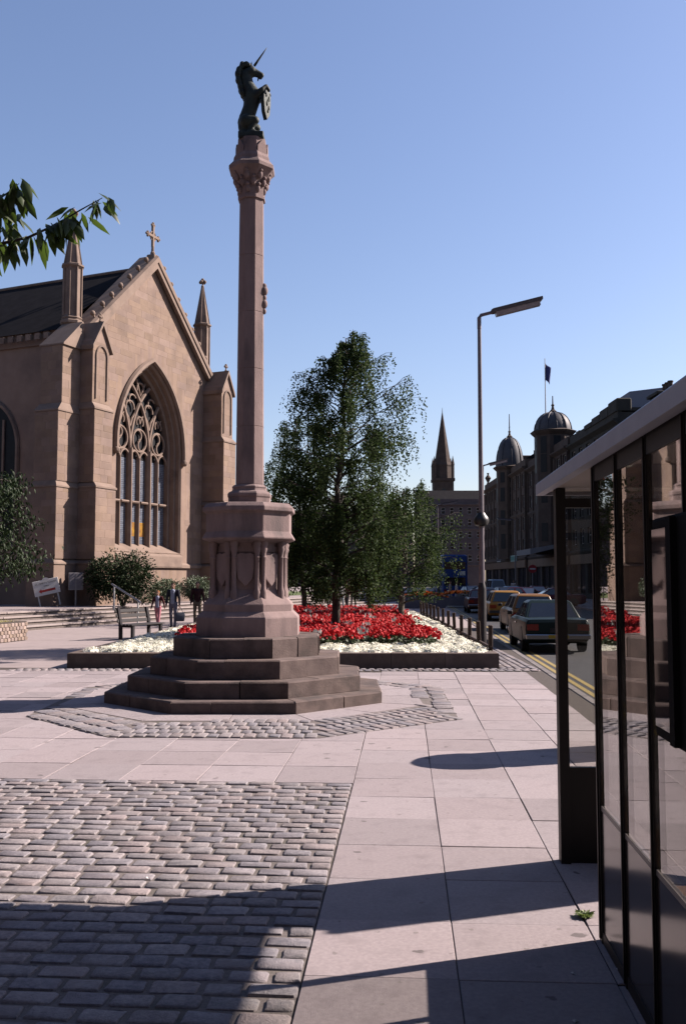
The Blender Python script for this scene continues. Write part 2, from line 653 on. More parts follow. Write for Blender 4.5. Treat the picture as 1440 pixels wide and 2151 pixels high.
# order of inner corners: start at front
items = []
oc = [(1.2, -3.9), (2.95, -2.45), (3.1, 1.2), (1.3, 3.2), (-1.3, 3.2), (-2.8, 1.2), (-2.7, -2.2), (-1.2, -3.85)]
ia = 2.62
ic = [(ia * .414, -ia), (ia, -ia * .414), (ia, ia * .414), (ia * .414, ia), (-ia * .414, ia), (-ia, ia * .414), (-ia, -ia * .414), (-ia * .414, -ia)]
for i in range(8):
    j = (i + 1) % 8
    sec = [ic[i], oc[i], oc[j], ic[j]]
    d = Vector((oc[j][0] - oc[i][0], oc[j][1] - oc[i][1]))
    ln = d.length
    d.normalize()
    nrm = Vector((d.y, -d.x))
    o0 = Vector(oc[i])
    for rr in range(12):
        y = -.13 - rr * .278
        x = -2.5 + (.07 if rr % 2 else 0)
        while x < ln + 2.5:
            kk = random.randrange(4)
            c = o0 + d * x + nrm * y
            e = .05
            cs = [c + d * sx * .05 + nrm * sy * .10 for sx in (-1, 1) for sy in (-1, 1)]
            if inside(c, sec, .02):
                items.append((CEN.x + c.x, CEN.y + c.y, kk, math.atan2(d.y, d.x)))
            x += .141
items.sort(key=lambda a: a[1])
put_setts(ringb, items[:300], items[300:], .017, meshes=rsm)

# --- header course of setts before the flower bed and the sett strip beside it
hdr = []
for i in range(64):
    for r_ in range(2):
        hdr.append((-6.6 + i * .165 + r_ * .08, 19.10 + r_ * .26, random.randrange(4), 0))
hs_ = sheet('sett_edging', [(-6.7, 18.95), (3.8, 18.95), (3.8, 19.52), (-6.7, 19.52)], -.004, m_joint)
put_setts(hs_, hdr, [], .008, meshes=rsm)
strip = []
for i in range(52):
    for r_ in range(5):
        yy = 19.65 + i * .29
        strip.append((3.27 + .018 * (yy - 19.6) + r_ * .148, yy + (.14 if r_ % 2 else 0), random.randrange(4), 0))
ss_ = sheet('sett_verge', [(3.15, 19.52), (4.0, 19.52), (5.0, 36), (3.5, 36)], -.004, m_joint)
put_setts(ss_, strip[:260], strip[260:], .008, meshes=rsm)

# weed in the pavement joint
mb = MB()
wc = gnd(1226, 1928)
for i in range(60):
    a = random.uniform(0, 6.28); L = random.uniform(.02, .055); r0 = random.uniform(0, .025)
    c = Vector((wc.x + r0 * math.cos(a), wc.y + r0 * math.sin(a), 0))
    t = c + Vector((math.cos(a) * L, math.sin(a) * L * .8, random.uniform(.008, .03)))
    s_ = Vector((-math.sin(a), math.cos(a), 0)) * .009
    mb.add([c, (c + t) / 2 + s_ + Vector((0, 0, .01)), t, (c + t) / 2 - s_ + Vector((0, 0, .01))], [(0, 1, 2, 3)])
tag(mb.build('weed', m_grass), 'small green weed growing in a paving joint beside the shelter', 'weed')

# ================================================================ TERRACE AND STAIRS
SDIR = Vector((.322, .947, 0)).normalized()
SNRM = Vector((SDIR.y, -SDIR.x, 0))                 # towards the plaza
S0 = gnd(59, 1324)
TZ = .62


def ST(t, n, z=0.0):
    p = S0 + SDIR * t + SNRM * n
    return Vector((p.x, p.y, z))


tp = [ST(-14, -1.72), ST(120, -1.72), ST(120, -90), ST(-14, -90)]
sheet('terrace', [tuple(p[:2]) for p in tp], TZ - .004, m_plaza, depth=.7)
sheet('lawn', [tuple(ST(a, b)[:2]) for a, b in ((29, -5), (60, -5), (60, -16), (29, -16))], TZ + .01, mat('lawn_grass', (.10, .15, .035), (.16, .2, .06), 3, .95, .5, 50))
stairs = MB()
for k in range(4):
    n0 = -k * .40
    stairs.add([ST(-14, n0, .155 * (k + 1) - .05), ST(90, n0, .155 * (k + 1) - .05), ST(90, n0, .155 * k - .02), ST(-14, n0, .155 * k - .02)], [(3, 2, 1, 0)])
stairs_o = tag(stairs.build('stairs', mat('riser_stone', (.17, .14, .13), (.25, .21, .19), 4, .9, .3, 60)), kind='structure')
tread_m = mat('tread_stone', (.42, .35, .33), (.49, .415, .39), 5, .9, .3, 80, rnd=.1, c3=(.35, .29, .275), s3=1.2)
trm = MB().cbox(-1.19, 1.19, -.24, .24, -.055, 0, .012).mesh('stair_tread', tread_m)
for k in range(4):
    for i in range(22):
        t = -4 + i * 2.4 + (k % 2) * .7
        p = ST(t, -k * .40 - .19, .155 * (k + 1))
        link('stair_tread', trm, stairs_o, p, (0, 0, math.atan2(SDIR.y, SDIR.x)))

# ================================================================ MONUMENT
MON = thing('market_cross', CEN, 'tall red sandstone market cross with octagonal steps and unicorn on top', 'monument')


def octring(ap, z, n=8, rot=math.pi / 8):
    r = ap / math.cos(math.pi / 8)
    return [Vector((r * math.cos(rot + i * math.pi / 4), r * math.sin(rot + i * math.pi / 4), z)) for i in range(8)]


TIERS = [(2.02, 0.0, .178), (1.71, .178, .405), (1.40, .405, .668), (1.09, .668, .955)]
for ti, (ap, z0, z1) in enumerate(TIERS):
    core = MB().rev([(ap - .03, z0), (ap - .03, z1 - .012)], 8, apothem=True)
    step = core.build('step', m_joint, MON)
    inn = .25 if ti == 3 else ap - .42
    outer, innr = octring(ap, 0), octring(inn, 0)
    for i in range(8):
        j = (i + 1) % 8
        cuts = [0, .37 + random.uniform(-.05, .2), 1] if ti < 3 else [0, .55, 1]
        for c in range(len(cuts) - 1):
            g = .0022
            ua, ub = cuts[c] + g, cuts[c + 1] - g
            b = .018
            P = [outer[i].lerp(outer[j], ua), outer[i].lerp(outer[j], ub)]
            Q = [innr[i].lerp(innr[j], ua), innr[i].lerp(innr[j], ub)]
            zt = z1 + random.uniform(-.004, .003)
            dr = (P[0] + P[1]); dr.z = 0; dr.normalize()
            st = MB()
            P = [x + Vector((random.uniform(-.008, .008), random.uniform(-.008, .008), 0)) for x in P]
            P2 = [x - dr * (b + random.uniform(-.004, .012)) for x in P]
            dz = random.uniform(-.004, .004)
            st.loft([[Vector((x.x, x.y, z0 + .002)) for x in (Q[0], P[0], P[1], Q[1])],
                     [Vector((x.x, x.y, zt - b)) for x in (Q[0], P[0] + dr * dz, P[1] + dr * dz, Q[1])],
                     [Vector((x.x, x.y, zt)) for x in (Q[0], P2[0] + dr * dz, P2[1] + dr * dz, Q[1])]])
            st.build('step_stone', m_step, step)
# pedestal
Z = lambda v, d=14.0: zat(v, d)
zb = .955
base = MB().rev([(0.7700, zb), (0.7700, zb + .27), (0.7612, zb + .29), (0.6960, zb + .355), (0.6743, zb + .37), (0.6743, zb + .47), (0.6655, zb + .485), (0.5220, zb + .64), (0.4872, zb + .70)], 8, apothem=True)
plinth = base.build('plinth', m_sand, MON)
zc = Z(1134)
die = MB().rev([(0.4915, zb + .6), (0.4915, zc)], 8, apothem=True).build('die', m_sand, MON)
# recessed shield panels on the eight faces, colonnettes at the corners
for i in range(8):
    a = i * math.pi / 4 - math.pi / 2
    T = Matrix.Rotation(a + math.pi / 2, 4, 'Z')
    sh = MB(); sh.M = T
    sh.prism_y([(-.15, zb + 1.05), (-.12, zb + .86), (0, zb + .74), (0.1044, zb + .86), (0.1305, zb + 1.05), (0.1305, zb + 1.23), (0.0609, zb + 1.26), (0, zb + 1.24), (-.07, zb + 1.26), (-.15, zb + 1.23)], -.535, -.47)
    sh.build('shield_panel', m_sand, die, bevel=.012)
    fr = MB(); fr.M = T
    fr.prism_y([(-.2, zb + 1.26), (0.1740, zb + 1.26), (0.1740, zb + 1.36), (0.0870, zb + 1.36), (0.0870, zb + 1.43), (-.1, zb + 1.43), (-.1, zb + 1.36), (-.2, zb + 1.36)], -.505, -.47)
    fr.build('panel_frame', m_sand, die, bevel=.01)
    ac = a + math.pi / 8
    for off in (-.05, .05):
        cx, cy = .575 * math.cos(ac) - off * math.sin(ac), .575 * math.sin(ac) + off * math.cos(ac)
        cl = MB().rev([(0.0522, zb + .55), (0.0557, zb + .66), (0.0431, zb + .70), (0.0348, zb + .76), (0.0348, zc - .26), (0.0431, zc - .25), (0.0348, zc - .23), (0.0431, zc - .17), (0.0592, zc - .12), (0.0522, zc - .09), (0.0662, zc - .04), (0.0557, zc)], 12, cx, cy)
        cl.build('colonnette', m_sand, MON, smooth=True, angle=40)
zt1, zt2, zt3, zt4 = Z(1113), Z(1072), Z(1060), Z(1051)
drum = MB().rev([(0.5220, zc - .03), (0.6264, zc + .005), (0.6960, zc + .03), (0.6960, zc + .055), (0.6394, zt1), (0.6394, zt2 - .02), (0.6525, zt2), (0.6916, zt2 + .02), (0.6916, zt3), (0.6264, zt4), (0.2610, zt4 + .005)], 8, apothem=True)
drum.build('drum', m_sand, MON, bevel=.012)
# column
zs0 = zt4
zs1 = zat(424, 14.86)
cb = MB().rev([(0.3200, zs0), (0.3200, zs0 + .10), (0.3320, zs0 + .115), (0.3320, zs0 + .16), (0.3080, zs0 + .19), (0.2640, zs0 + .21), (0.2560, zs0 + .25), (0.2680, zs0 + .265), (0.2480, zs0 + .29), (0.2176, zs0 + .31)], 8, apothem=True)
cb.build('column_base', m_sand, MON, bevel=.01)
nseg = 5
for k in range(nseg):
    za, zb_ = zs0 + .31 + (zs1 - zs0 - .31) * k / nseg, zs0 + .31 + (zs1 - zs0 - .31) * (k + 1) / nseg
    ra, rb = .212 - .028 * k / nseg, .212 - .028 * (k + 1) / nseg
    MB().rev([(ra - .006, za), (ra, za + .007), (rb, zb_ - .007), (rb - .006, zb_)], 8, apothem=True).build('column_shaft', m_sand, MON)
# small carved boss on the shaft's right side
zc1, zc2 = zat(655, 14.86), zat(597, 14.86)
bs = MB()
bs.M = Matrix.Rotation(R(-8), 4, 'Z')
for q, (zz, rr) in enumerate([(0, .035), (.12, .055), (.22, .04), (.33, .06), (.40, .04)]):
    bs.ball((.215, 0, zc1 + zz), (rr, rr * 1.1, rr * 1.4), 8, 6)
bs.build('carved_boss', m_sand, MON, smooth=True)
# capital
za = lambda v: zat(v, 14.86)
cap = MB().rev([(0.1865, zs1), (0.2100, zs1 + .01), (0.2100, zs1 + .05), (0.1915, zs1 + .06), (0.1974, za(402)), (0.2142, za(388)), (0.2604, za(377)), (0.2940, za(370)), (0.3528, za(362)), (0.3528, za(355)), (0.2898, za(345))], 8, apothem=True).build('capital', m_sand, MON)
lv = MB()
for i in range(8):
    for row, (vv, rr, s_) in enumerate([(404, .197, .046), (390, .227, .05), (378, .265, .05)]):
        a = i * math.pi / 4 + (math.pi / 8 if row % 2 == 0 else 0) + .2
        c = Vector((rr * math.cos(a), rr * math.sin(a), za(vv)))
        lv.ball(c, (s_ * 1.0, s_ * .9, s_ * 1.5), 8, 5, Matrix.Rotation(a, 3, 'Z'))
        lv.ball(c + Vector((math.cos(a), math.sin(a), 0)) * .035 + Vector((0, 0, .06)), .03, 7, 5)
lv.build('carved_leaves', m_sand, cap, smooth=True)
upz = za(297)
MB().rev([(.285, za(345)), (.28, za(338)), (.235, za(325)), (.225, za(318)), (.215, upz)], 8, apothem=True).build('statue_base', m_sand, MON)
gb = MB()
for i in range(8):
    T = Matrix.Rotation(i * math.pi / 4, 4, 'Z')
    gb.M = T
    gb.prism_y([(-.09, za(336)), (.09, za(336)), (.09, za(318)), (0, za(303)), (-.09, za(318))], -.255, -.17)
gb.build('gablet_band', m_sand, MON)

# --- unicorn (traced in the x,z plane, given depth along y)
K = .00131
ux = lambda x: (x - 515) * K
uz = lambda y: upz + (1312 - y) * K


def cap_(b, p, q, r0, r1, y0=0, y1=0, n=8, fl=1.0):
    P, Q = Vector((ux(p[0]), y0, uz(p[1]))), Vector((ux(q[0]), y1, uz(q[1])))
    for i in range(n + 1):
        t = i / n
        b.ball(P.lerp(Q, t), ((r0 + (r1 - r0) * t) * K, (r0 + (r1 - r0) * t) * K * fl, (r0 + (r1 - r0) * t) * K), 12, 8)


b = MB()
cap_(b, (440, 1190), (430, 1070), 92, 98)
cap_(b, (430, 1070), (490, 880), 98, 92)
cap_(b, (490, 880), (520, 730), 92, 110)
cap_(b, (520, 730), (450, 590), 105, 82)
cap_(b, (450, 590), (430, 470), 82, 72)
cap_(b, (430, 470), (500, 420), 70, 66)
cap_(b, (500, 420), (625, 465), 62, 34, fl=.8)
cap_(b, (560, 440), (615, 500), 40, 24, fl=.8)      # jaw
cap_(b, (500, 345), (512, 295), 16, 5, .035, .045, 4)
cap_(b, (500, 345), (508, 298), 16, 5, -.035, -.045, 4)
for sgn in (-1, 1):
    cap_(b, (560, 760), (640, 700), 48, 32, sgn * .09, sgn * .13)      # forearm
    cap_(b, (640, 700), (690, 640), 30, 22, sgn * .13, sgn * .10)
    cap_(b, (690, 640), (720, 690), 22, 24, sgn * .10, sgn * .08)
    cap_(b, (450, 1090), (560, 1090), 85, 52, sgn * .10, sgn * .13)     # thigh
    cap_(b, (560, 1090), (500, 1210), 45, 34, sgn * .13, sgn * .13)     # hock
    cap_(b, (500, 1210), (590, 1270), 34, 38, sgn * .13, sgn * .13)
cap_(b, (420, 1250), (600, 1260), 70, 60, fl=1.5)    # rock
cap_(b, (380, 1150), (375, 980), 38, 26, -.04, .02)   # tail
cap_(b, (375, 980), (400, 940), 26, 14, .02, .02, 4)
b.box(ux(355), ux(665), -.19, .19, upz - .01, upz + .10)
uni = remesh(b, 'unicorn', m_bronze, MON, .016, 2)
uni.data.name = 'unicorn'
b = MB()
rd = random.Random(3)
for (x, y, r_) in [(345, 470, 44), (352, 545, 40), (368, 630, 40), (392, 700, 38), (410, 745, 26), (348, 410, 40), (385, 365, 36), (440, 350, 30), (330, 500, 26), (355, 585, 36), (375, 670, 34), (470, 340, 22)]:
    for sgn in (-1, 0, 1):
        b.ball((ux(x + rd.uniform(-8, 8)), sgn * .055, uz(y + rd.uniform(-15, 15))), (r_ * K, r_ * K, r_ * K * 1.25), 10, 7)
cap_(b, (590, 500), (578, 545), 16, 6, 0, 0, 4)       # beard
mane = remesh(b, 'mane', m_bronze, uni, .016, 1)
h0, h1 = Vector((ux(535), 0, uz(345))), Vector((ux(688), 0, uz(112)))
MB().tube([h0.lerp(h1, t) for t in (0, .25, .5, .75, 1)], [.021, .018, .014, .010, .004], 8).build('horn', m_bronze, uni, smooth=True)
sh = MB()
sh.M = Matrix.Translation((ux(682), -.0, 0)) @ Matrix.Rotation(R(68), 4, 'Z') @ Matrix.Diagonal((.68, 1, 1, 1))
zz = lambda y: uz(y)
sh.prism_y([(-.02, zz(1045)), (.12, zz(960)), (.17, zz(820)), (.17, zz(665)), (.09, zz(650)), (0, zz(668)), (-.09, zz(650)), (-.19, zz(665)), (-.19, zz(820)), (-.14, zz(960))], -.03, .035)
shield = sh.build('shield', m_bronze, uni, bevel=.008)
sh = MB()
sh.M = Matrix.Translation((ux(682), -.0, 0)) @ Matrix.Rotation(R(68), 4, 'Z') @ Matrix.Diagonal((.68, 1, 1, 1))
for (x, y, r_) in [(-.08, 740, .03), (.06, 760, .035), (-.04, 840, .035), (.05, 880, .03), (0, 800, .03), (0, 930, .025)]:
    sh.ball((x, -.03, zz(y)), (r_, .02, r_ * 1.3), 8, 6)
    sh.ball((x, .035, zz(y)), (r_, .02, r_ * 1.3), 8, 6)
sh.build('relief', m_bronze, shield, smooth=True)

# scraps of litter on the pavement
m_litter = mat('litter_paper', (.8, .78, .76), None, rough=.8)
for (u, v, lab) in ((1297, 2037, 'white paper scrap in the shelter shadow, farther right of two'), (1203, 2046, 'white paper scrap in the shelter shadow, left of the brighter scrap'), (1208, 2146, 'white paper scrap at the bottom edge of the picture'), (308, 1845, 'white paper scrap on the sunlit setts at left'), (646, 1741, 'white paper scrap on the sunlit setts near their right edge')):
    g = gnd(u, v, .016 if u < 700 else .004)
    b = MB()
    b.M = Matrix.Translation(g) @ Matrix.Rotation(random.uniform(0, 3), 4, 'Z')
    b.add([(-.014, -.007, 0), (.014, -.008, .003), (.015, .007, .001), (-.013, .008, .006), (0, 0, .009)], [(0, 1, 4), (1, 2, 4), (2, 3, 4), (3, 0, 4), (3, 2, 1, 0)])
    tag(b.build('paper_scrap', m_litter), lab, 'litter')

# ================================================================ CHURCH
A_DIR = Vector((.40, .9165, 0))
CH_C = at(312, 1240, 50.3)
CH = thing('church', (CH_C.x, CH_C.y, TZ), 'large pinkish sandstone gothic church with pointed gable window and pinnacles', 'church', rz=math.atan2(A_DIR.y, A_DIR.x))
CZ = lambda z: z - TZ                              # absolute height to church height
HW = 5.55                                          # half width of the gable wall
APEX, EAVE = CZ(19.0), CZ(14.0)
SILL, SPR, WAP, WHW = CZ(3.25), CZ(8.75), CZ(13.35), 2.95


def rake(s):
    return APEX - (APEX - EAVE) / 5.35 * abs(s)


def arch_c(w_, rise):
    return (rise * rise - w_ * w_) / (2 * w_)


def arch_z(s, w_=WHW, spr=SPR, rise=None):
    rise = (WAP - SPR) if rise is None else rise
    c = arch_c(w_, rise)
    return spr + math.sqrt(max(0, (w_ + c) ** 2 - (abs(s) + c) ** 2))


def arch_path(w_, spr, rise, base, n=14, y=0.0):
    c = arch_c(w_, rise)
    Rr = w_ + c
    a1 = math.atan2(rise, c)
    pts = [Vector((w_, y, base))] if base is not None else []
    pts += [Vector((-c + Rr * math.cos(a1 * i / n), y, spr + Rr * math.sin(a1 * i / n))) for i in range(n + 1)]
    left = [Vector((-p.x, p.y, p.z)) for p in pts[::-1]][1:]
    return pts + left


# gable wall with the window opening
NS = 60
ss = sorted(set([round(-HW + 2 * HW * i / NS, 4) for i in range(NS + 1)] + [-WHW, WHW, 0.0]))
b = MB()
for a, c in zip(ss[:-1], ss[1:]):
    za_, zc_ = rake(a), rake(c)
    if a >= WHW - 1e-6 or c <= -WHW + 1e-6:
        b.add([(a, 0, -.3), (c, 0, -.3), (c, 0, zc_), (a, 0, za_)], [(0, 1, 2, 3)])
    else:
        b.add([(a, 0, -.3), (c, 0, -.3), (c, 0, SILL), (a, 0, SILL)], [(0, 1, 2, 3)])
        b.add([(a, 0, arch_z(a)), (c, 0, arch_z(c)), (c, 0, zc_), (a, 0, za_)], [(0, 1, 2, 3)])
# back and outer edges of the gable slab
b.add([(-HW, 1.0, -.3), (HW, 1.0, -.3), (HW, 1.0, rake(HW)), (0, 1.0, APEX), (-HW, 1.0, rake(HW))], [(4, 3, 2, 1, 0)])
b.add([(-HW, 0, rake(HW)), (0, 0, APEX), (0, 1, APEX), (-HW, 1, rake(HW))], [(0, 1, 2, 3)])
b.add([(0, 0, APEX), (HW, 0, rake(HW)), (HW, 1, rake(HW)), (0, 1, APEX)], [(0, 1, 2, 3)])
gable = b.build('gable_wall', m_church, CH)
# ashlar blocks proud of the wall
blocks = []
z = CZ(3.45)
row = 0
rd = random.Random(11)
while z < APEX - .5:
    h = rd.choice((.30, .34, .38))
    s = -5.3 + rd.uniform(0, .4)
    while s < 5.2:
        L = rd.uniform(.55, 1.15)
        s1 = min(s + L, 5.3)
        if s1 - s > .3:
            lim = min(rake(s), rake(s1)) - .52
            ok = z + h < lim + .22
            if ok:
                inwin = False
                for q in (s, (s + s1) / 2, s1):
                    if abs(q) < WHW + .62:
                        if z < SPR and abs(q) < WHW + .42: inwin = True
                        if z >= SPR - h:
                            top = arch_z(max(0, abs(q) - .4)) + .42
                            if z < top and abs(q) < WHW + .5: inwin = True
                        if z + h > SILL - .2 and z < SPR and abs(q) < WHW + .42: inwin = True
                if s < 0 < s1 and z < WAP + .7: inwin = True
                if not inwin:
                    blocks.append((s, s1, z, z + h))
        s = s1
    z += h
    row += 1
print('church blocks', len(blocks))
rest = MB()
for k, (s, s1, z0, z1) in enumerate(blocks):
    d = rd.uniform(.003, .007)
    q = MB() if k < 300 else rest
    g = .004
    q.add([(s + g, -.0, z0 + g), (s1 - g, 0, z0 + g), (s1 - g, 0, z1 - g), (s + g, 0, z1 - g), (s + g + .01, -d, z0 + g + .01), (s1 - g - .01, -d, z0 + g + .01), (s1 - g - .01, -d, z1 - g - .01), (s + g + .01, -d, z1 - g - .01)],
          [(4, 5, 6, 7), (0, 1, 5, 4), (1, 2, 6, 5), (2, 3, 7, 6), (3, 0, 4, 7)])
    if k < 300:
        q.build('stone_block', m_church, gable)
if rest.v:
    tag(rest.build('stone_blocks', m_church, gable), kind='stuff')

# coping with crockets
for sg in (-1, 1):
    p0, p1 = Vector((0, 0, APEX)), Vector((sg * 5.75, 0, rake(5.75)))
    d = (p1 - p0).normalized()
    nrm = Vector((-d.z, 0, d.x)) if sg < 0 else Vector((-d.z, 0, d.x))
    if nrm.z < 0: nrm = -nrm
    c = MB()
    prof = [(-.30, -.34), (-.30, -.12), (-.36, -.10), (-.36, .12), (-.2, .2), (.9, .2), (.9, -.02), (-.08, -.02), (-.08, -.34)]
    r0 = [p0 + Vector((0, y, 0)) + Vector((0, 0, h * 1.38)) for y, h in prof]
    r1 = [p1 + Vector((0, y, 0)) + Vector((0, 0, h * 1.38)) for y, h in prof]
    c.loft([r0, r1] if sg > 0 else [r1, r0])
    cop = c.build('coping', m_trim, CH)
    for i in range(7):
        t = .13 + i * .125
        p = p0.lerp(p1, t) + Vector((0, -.12, .40))
        ck = MB()
        ck.ball(p + nrm * .12, .135, 9, 6)
        ck.tube([p - nrm * .16, p + nrm * .1], .055, 6)
        ck.build('crocket', m_trim, cop, smooth=True, angle=60)
# apex cross
cr = MB()
cz = APEX + .3
cr.cbox(-.22, .22, -.2, .3, cz - .3, cz, .03)
cr.rev([(.10, cz), (.14, cz + .12), (.09, cz + .2), (.075, cz + .5)], 8, 0, .05)
cr.box(-.065, .065, -.015, .115, cz + .45, cz + 1.62)
cr.box(-.46, -.067, -.012, .112, cz + .98, cz + 1.11)
cr.box(.067, .46, -.012, .112, cz + .98, cz + 1.11)
for (x, zz_) in ((0, 1.66), (-.48, 1.045), (.48, 1.045)):
    for (a, e) in ((0, 0), (.10, 0), (-.10, 0), (0, .10), (0, -.10)):
        cr.ball((x + a, .05, cz + zz_ + e), .075, 7, 5)
for q in range(16):
    a0, a1 = q * math.pi / 8, (q + 1) * math.pi / 8
    cr.tube([(.25 * math.cos(a0), .05, cz + 1.045 + .25 * math.sin(a0)), (.25 * math.cos(a1), .05, cz + 1.045 + .25 * math.sin(a1))], .04, 6)
cr.build('gable_cross', m_trim, CH)

# great window: reveal, hood, sill, mullions, tracery, panes
win = MB()
outer = arch_path(WHW, SPR, WAP - SPR, SILL + .0)
# splayed reveal in three orders
DEP = .95
orders = [(0, 0), (.10, .10), (.10, .32), (.24, .34), (.24, .60), (.42, .62), (.42, DEP)]
prev = None
for (ins, dep) in orders:
    p = arch_path(WHW - ins, SPR, (WAP - SPR) - ins * 1.25, SILL - .02)
    p = [Vector((q.x, dep, q.z)) for q in p]
    if prev:
        n = len(p)
        win.add(prev + p, [(i, n + i, n + i + 1, i + 1) for i in range(n - 1)])
    prev = p
WROOT = win.build('great_window', m_trim, CH)
hood = MB()
hp = arch_path(WHW + .13, SPR, WAP - SPR + .17, SPR - .35, 16)
hood.tube([p + Vector((0, -.08, 0)) for p in hp], .15, 6, up=(0, 1, 0))
for sg in (-1, 1):
    hood.ball((sg * (WHW + .13), -.1, SPR - .42), .2, 8, 6)
hood.build('hood_mould', m_trim, WROOT, smooth=True, angle=35)
sill = MB()
sill.prism_x([(-.16, SILL - .75), (.0, SILL - .75), (.0, SILL - .02), (DEP, SILL + .45), (DEP, SILL + .5), (-.14, SILL - .14), (-.16, SILL - .2)][::-1], -WHW + .02, WHW - .02)
sill.build('window_sill', m_trim, WROOT)
ow = WHW - .42                                   # half width of the lights
gy = DEP - .1
lights = []
mw = 2 * ow / 6
for i in range(6):
    lights.append((-ow + i * mw, -ow + (i + 1) * mw))
tz = CZ(5.9)
lead = bpy.data.materials.new('leaded_glass')
lead.use_nodes = True
N, L = lead.node_tree.nodes, lead.node_tree.links
bs_ = N['Principled BSDF']
bk = N.new('ShaderNodeTexBrick')
bk.inputs['Color1'].default_value = (.07, .08, .105, 1); bk.inputs['Color2'].default_value = (.11, .125, .155, 1); bk.inputs['Mortar'].default_value = (.02, .02, .02, 1)
bk.inputs['Scale'].default_value = 1.0; bk.inputs['Mortar Size'].default_value = .008; bk.inputs['Brick Width'].default_value = .14; bk.inputs['Row Height'].default_value = .10
bk.offset = 0
tc = N.new('ShaderNodeTexCoord'); mp = N.new('ShaderNodeMapping'); mp.inputs['Rotation'].default_value = (R(90), 0, 0)
L.new(tc.outputs['Object'], mp.inputs['Vector']); L.new(mp.outputs[0], bk.inputs['Vector']); L.new(bk.outputs['Color'], bs_.inputs['Base Color'])
bs_.inputs['Roughness'].default_value = .25; bs_.inputs['Specular IOR Level'].default_value = .5
stain = mat('stained_glass', (.55, .32, .05), (.25, .1, .06), 5, .3)
darkglass = mat('dark_window_glass', (.012, .013, .017), (.02, .022, .028), 2, .5, spec=.12)
for i, (a, c) in enumerate(lights):
    MB().box(a + .05, c - .05, gy, gy + .02, SILL + .35, tz - .06).build('pane', lead, WROOT)
    MB().box(a + .05, c - .05, gy, gy + .02, tz + .06, SPR - .55).build('pane', lead, WROOT)
    if i in (2, 3):
        MB().box(a + .12, c - .12, gy - .012, gy - .004, CZ(4.1), CZ(4.85)).build('pane', stain, WROOT)
MB().prism_y([(p.x * .98, p.z) for p in arch_path(ow, SPR - .55, WAP - SPR - .0, None, 12)], gy + .01, gy + .03).build('upper_glazing', darkglass, WROOT)
for i in range(1, 6):
    big = i % 2 == 0
    hw_, fy = (.14, .55) if big else (.085, .66)
    MB().prism([(-ow + i * mw - hw_, gy + .06), (-ow + i * mw - hw_, fy + .16), (-ow + i * mw - hw_ * .3, fy), (-ow + i * mw + hw_ * .3, fy), (-ow + i * mw + hw_, fy + .16), (-ow + i * mw + hw_, gy + .06)][::-1], SILL + .2, SPR - (.0 if big else .45)).build('mullion', m_trim, WROOT)
for i, (a, c) in enumerate(lights):
    MB().prism_x([(gy + .06, tz - .06), (.62, tz - .06), (.58, tz), (.62, tz + .06), (gy + .06, tz + .06)][::-1], a + (.14 if i % 2 == 0 else .085), c - (.085 if i % 2 == 0 else .14)).build('transom', m_trim, WROOT)


def bar(pts, r_=.085, name='tracery_bar', y=.74):
    MB().tube([Vector((p[0], y, p[1])) for p in pts], r_, 6, up=(0, 1, 0)).build(name, m_trim, WROOT, smooth=True, angle=40)


def arcpts(cx, cz_, rr, a0, a1, n=14):
    return [(cx + rr * math.cos(a0 + (a1 - a0) * i / n), cz_ + rr * math.sin(a0 + (a1 - a0) * i / n)) for i in range(n + 1)]


# light heads
for a, c in lights:
    pts = arch_path((c - a) / 2, SPR - .62, .52, None, 6)
    bar([(p.x + (a + c) / 2, p.z) for p in pts], .07)
# intersecting bars from the two main mullions
cA = arch_c(WHW - .42, WAP - SPR - .5)
RR = WHW - .42 + cA


def clip(pts):
    return [p for p in pts if abs(p[0]) < ow - .02 and p[1] < arch_z(p[0], ow, SPR, WAP - SPR - .55)]


for xm in (-mw, mw):
    for sg in (-1, 1):
        pts = clip([(xm + sg * (RR - RR * math.cos(t)), SPR - .1 + RR * math.sin(t)) for t in [i * 1.0 / 26 for i in range(27)]])
        if len(pts) > 2: bar(pts, .1)
# sub-arches of the three pairs: circles with S-bars (mouchettes)
for k in range(3):
    cx = -ow + mw * (2 * k + 1)
    cz0 = SPR + .48
    bar(arcpts(cx, cz0, .60, 0, 2 * math.pi, 22), .065)
    bar(arcpts(cx - .16, cz0 + .26, .30, -1.2, 2.4, 10), .06)
    bar(arcpts(cx + .16, cz0 - .26, .30, 1.94, 5.5, 10), .06)
    bar(arcpts(cx, cz0 + .98, .30, -.6, 3.7, 10), .055)
    bar([(cx - .2, cz0 + 1.32), (cx - .05, cz0 + 1.12), (cx + .02, cz0 + .9)], .045)
    bar([(cx + .28, cz0 + 1.36), (cx + .12, cz0 + 1.15), (cx + .02, cz0 + .9)], .045)
for sg in (-1, 1):
    cx = sg * mw
    cz0 = SPR + 2.15
    bar(arcpts(cx - .05, cz0, .36, -.2, 3.4, 10), .06)
    bar(arcpts(cx + .18, cz0 + .42, .30, .5, 3.9, 10), .055)
    bar([(cx - .55, cz0 - .1), (cx - .15, cz0 - .55), (cx, cz0 - 1.0)], .06)
    bar([(cx + .55, cz0 - .1), (cx + .15, cz0 - .55), (cx, cz0 - 1.0)], .06)
bar(arcpts(0, SPR + 3.3, .30, -.5, 3.6, 10), .06)
bar([(-.35, SPR + 3.75), (0, SPR + 2.9), (.4, SPR + 3.6)], .07)

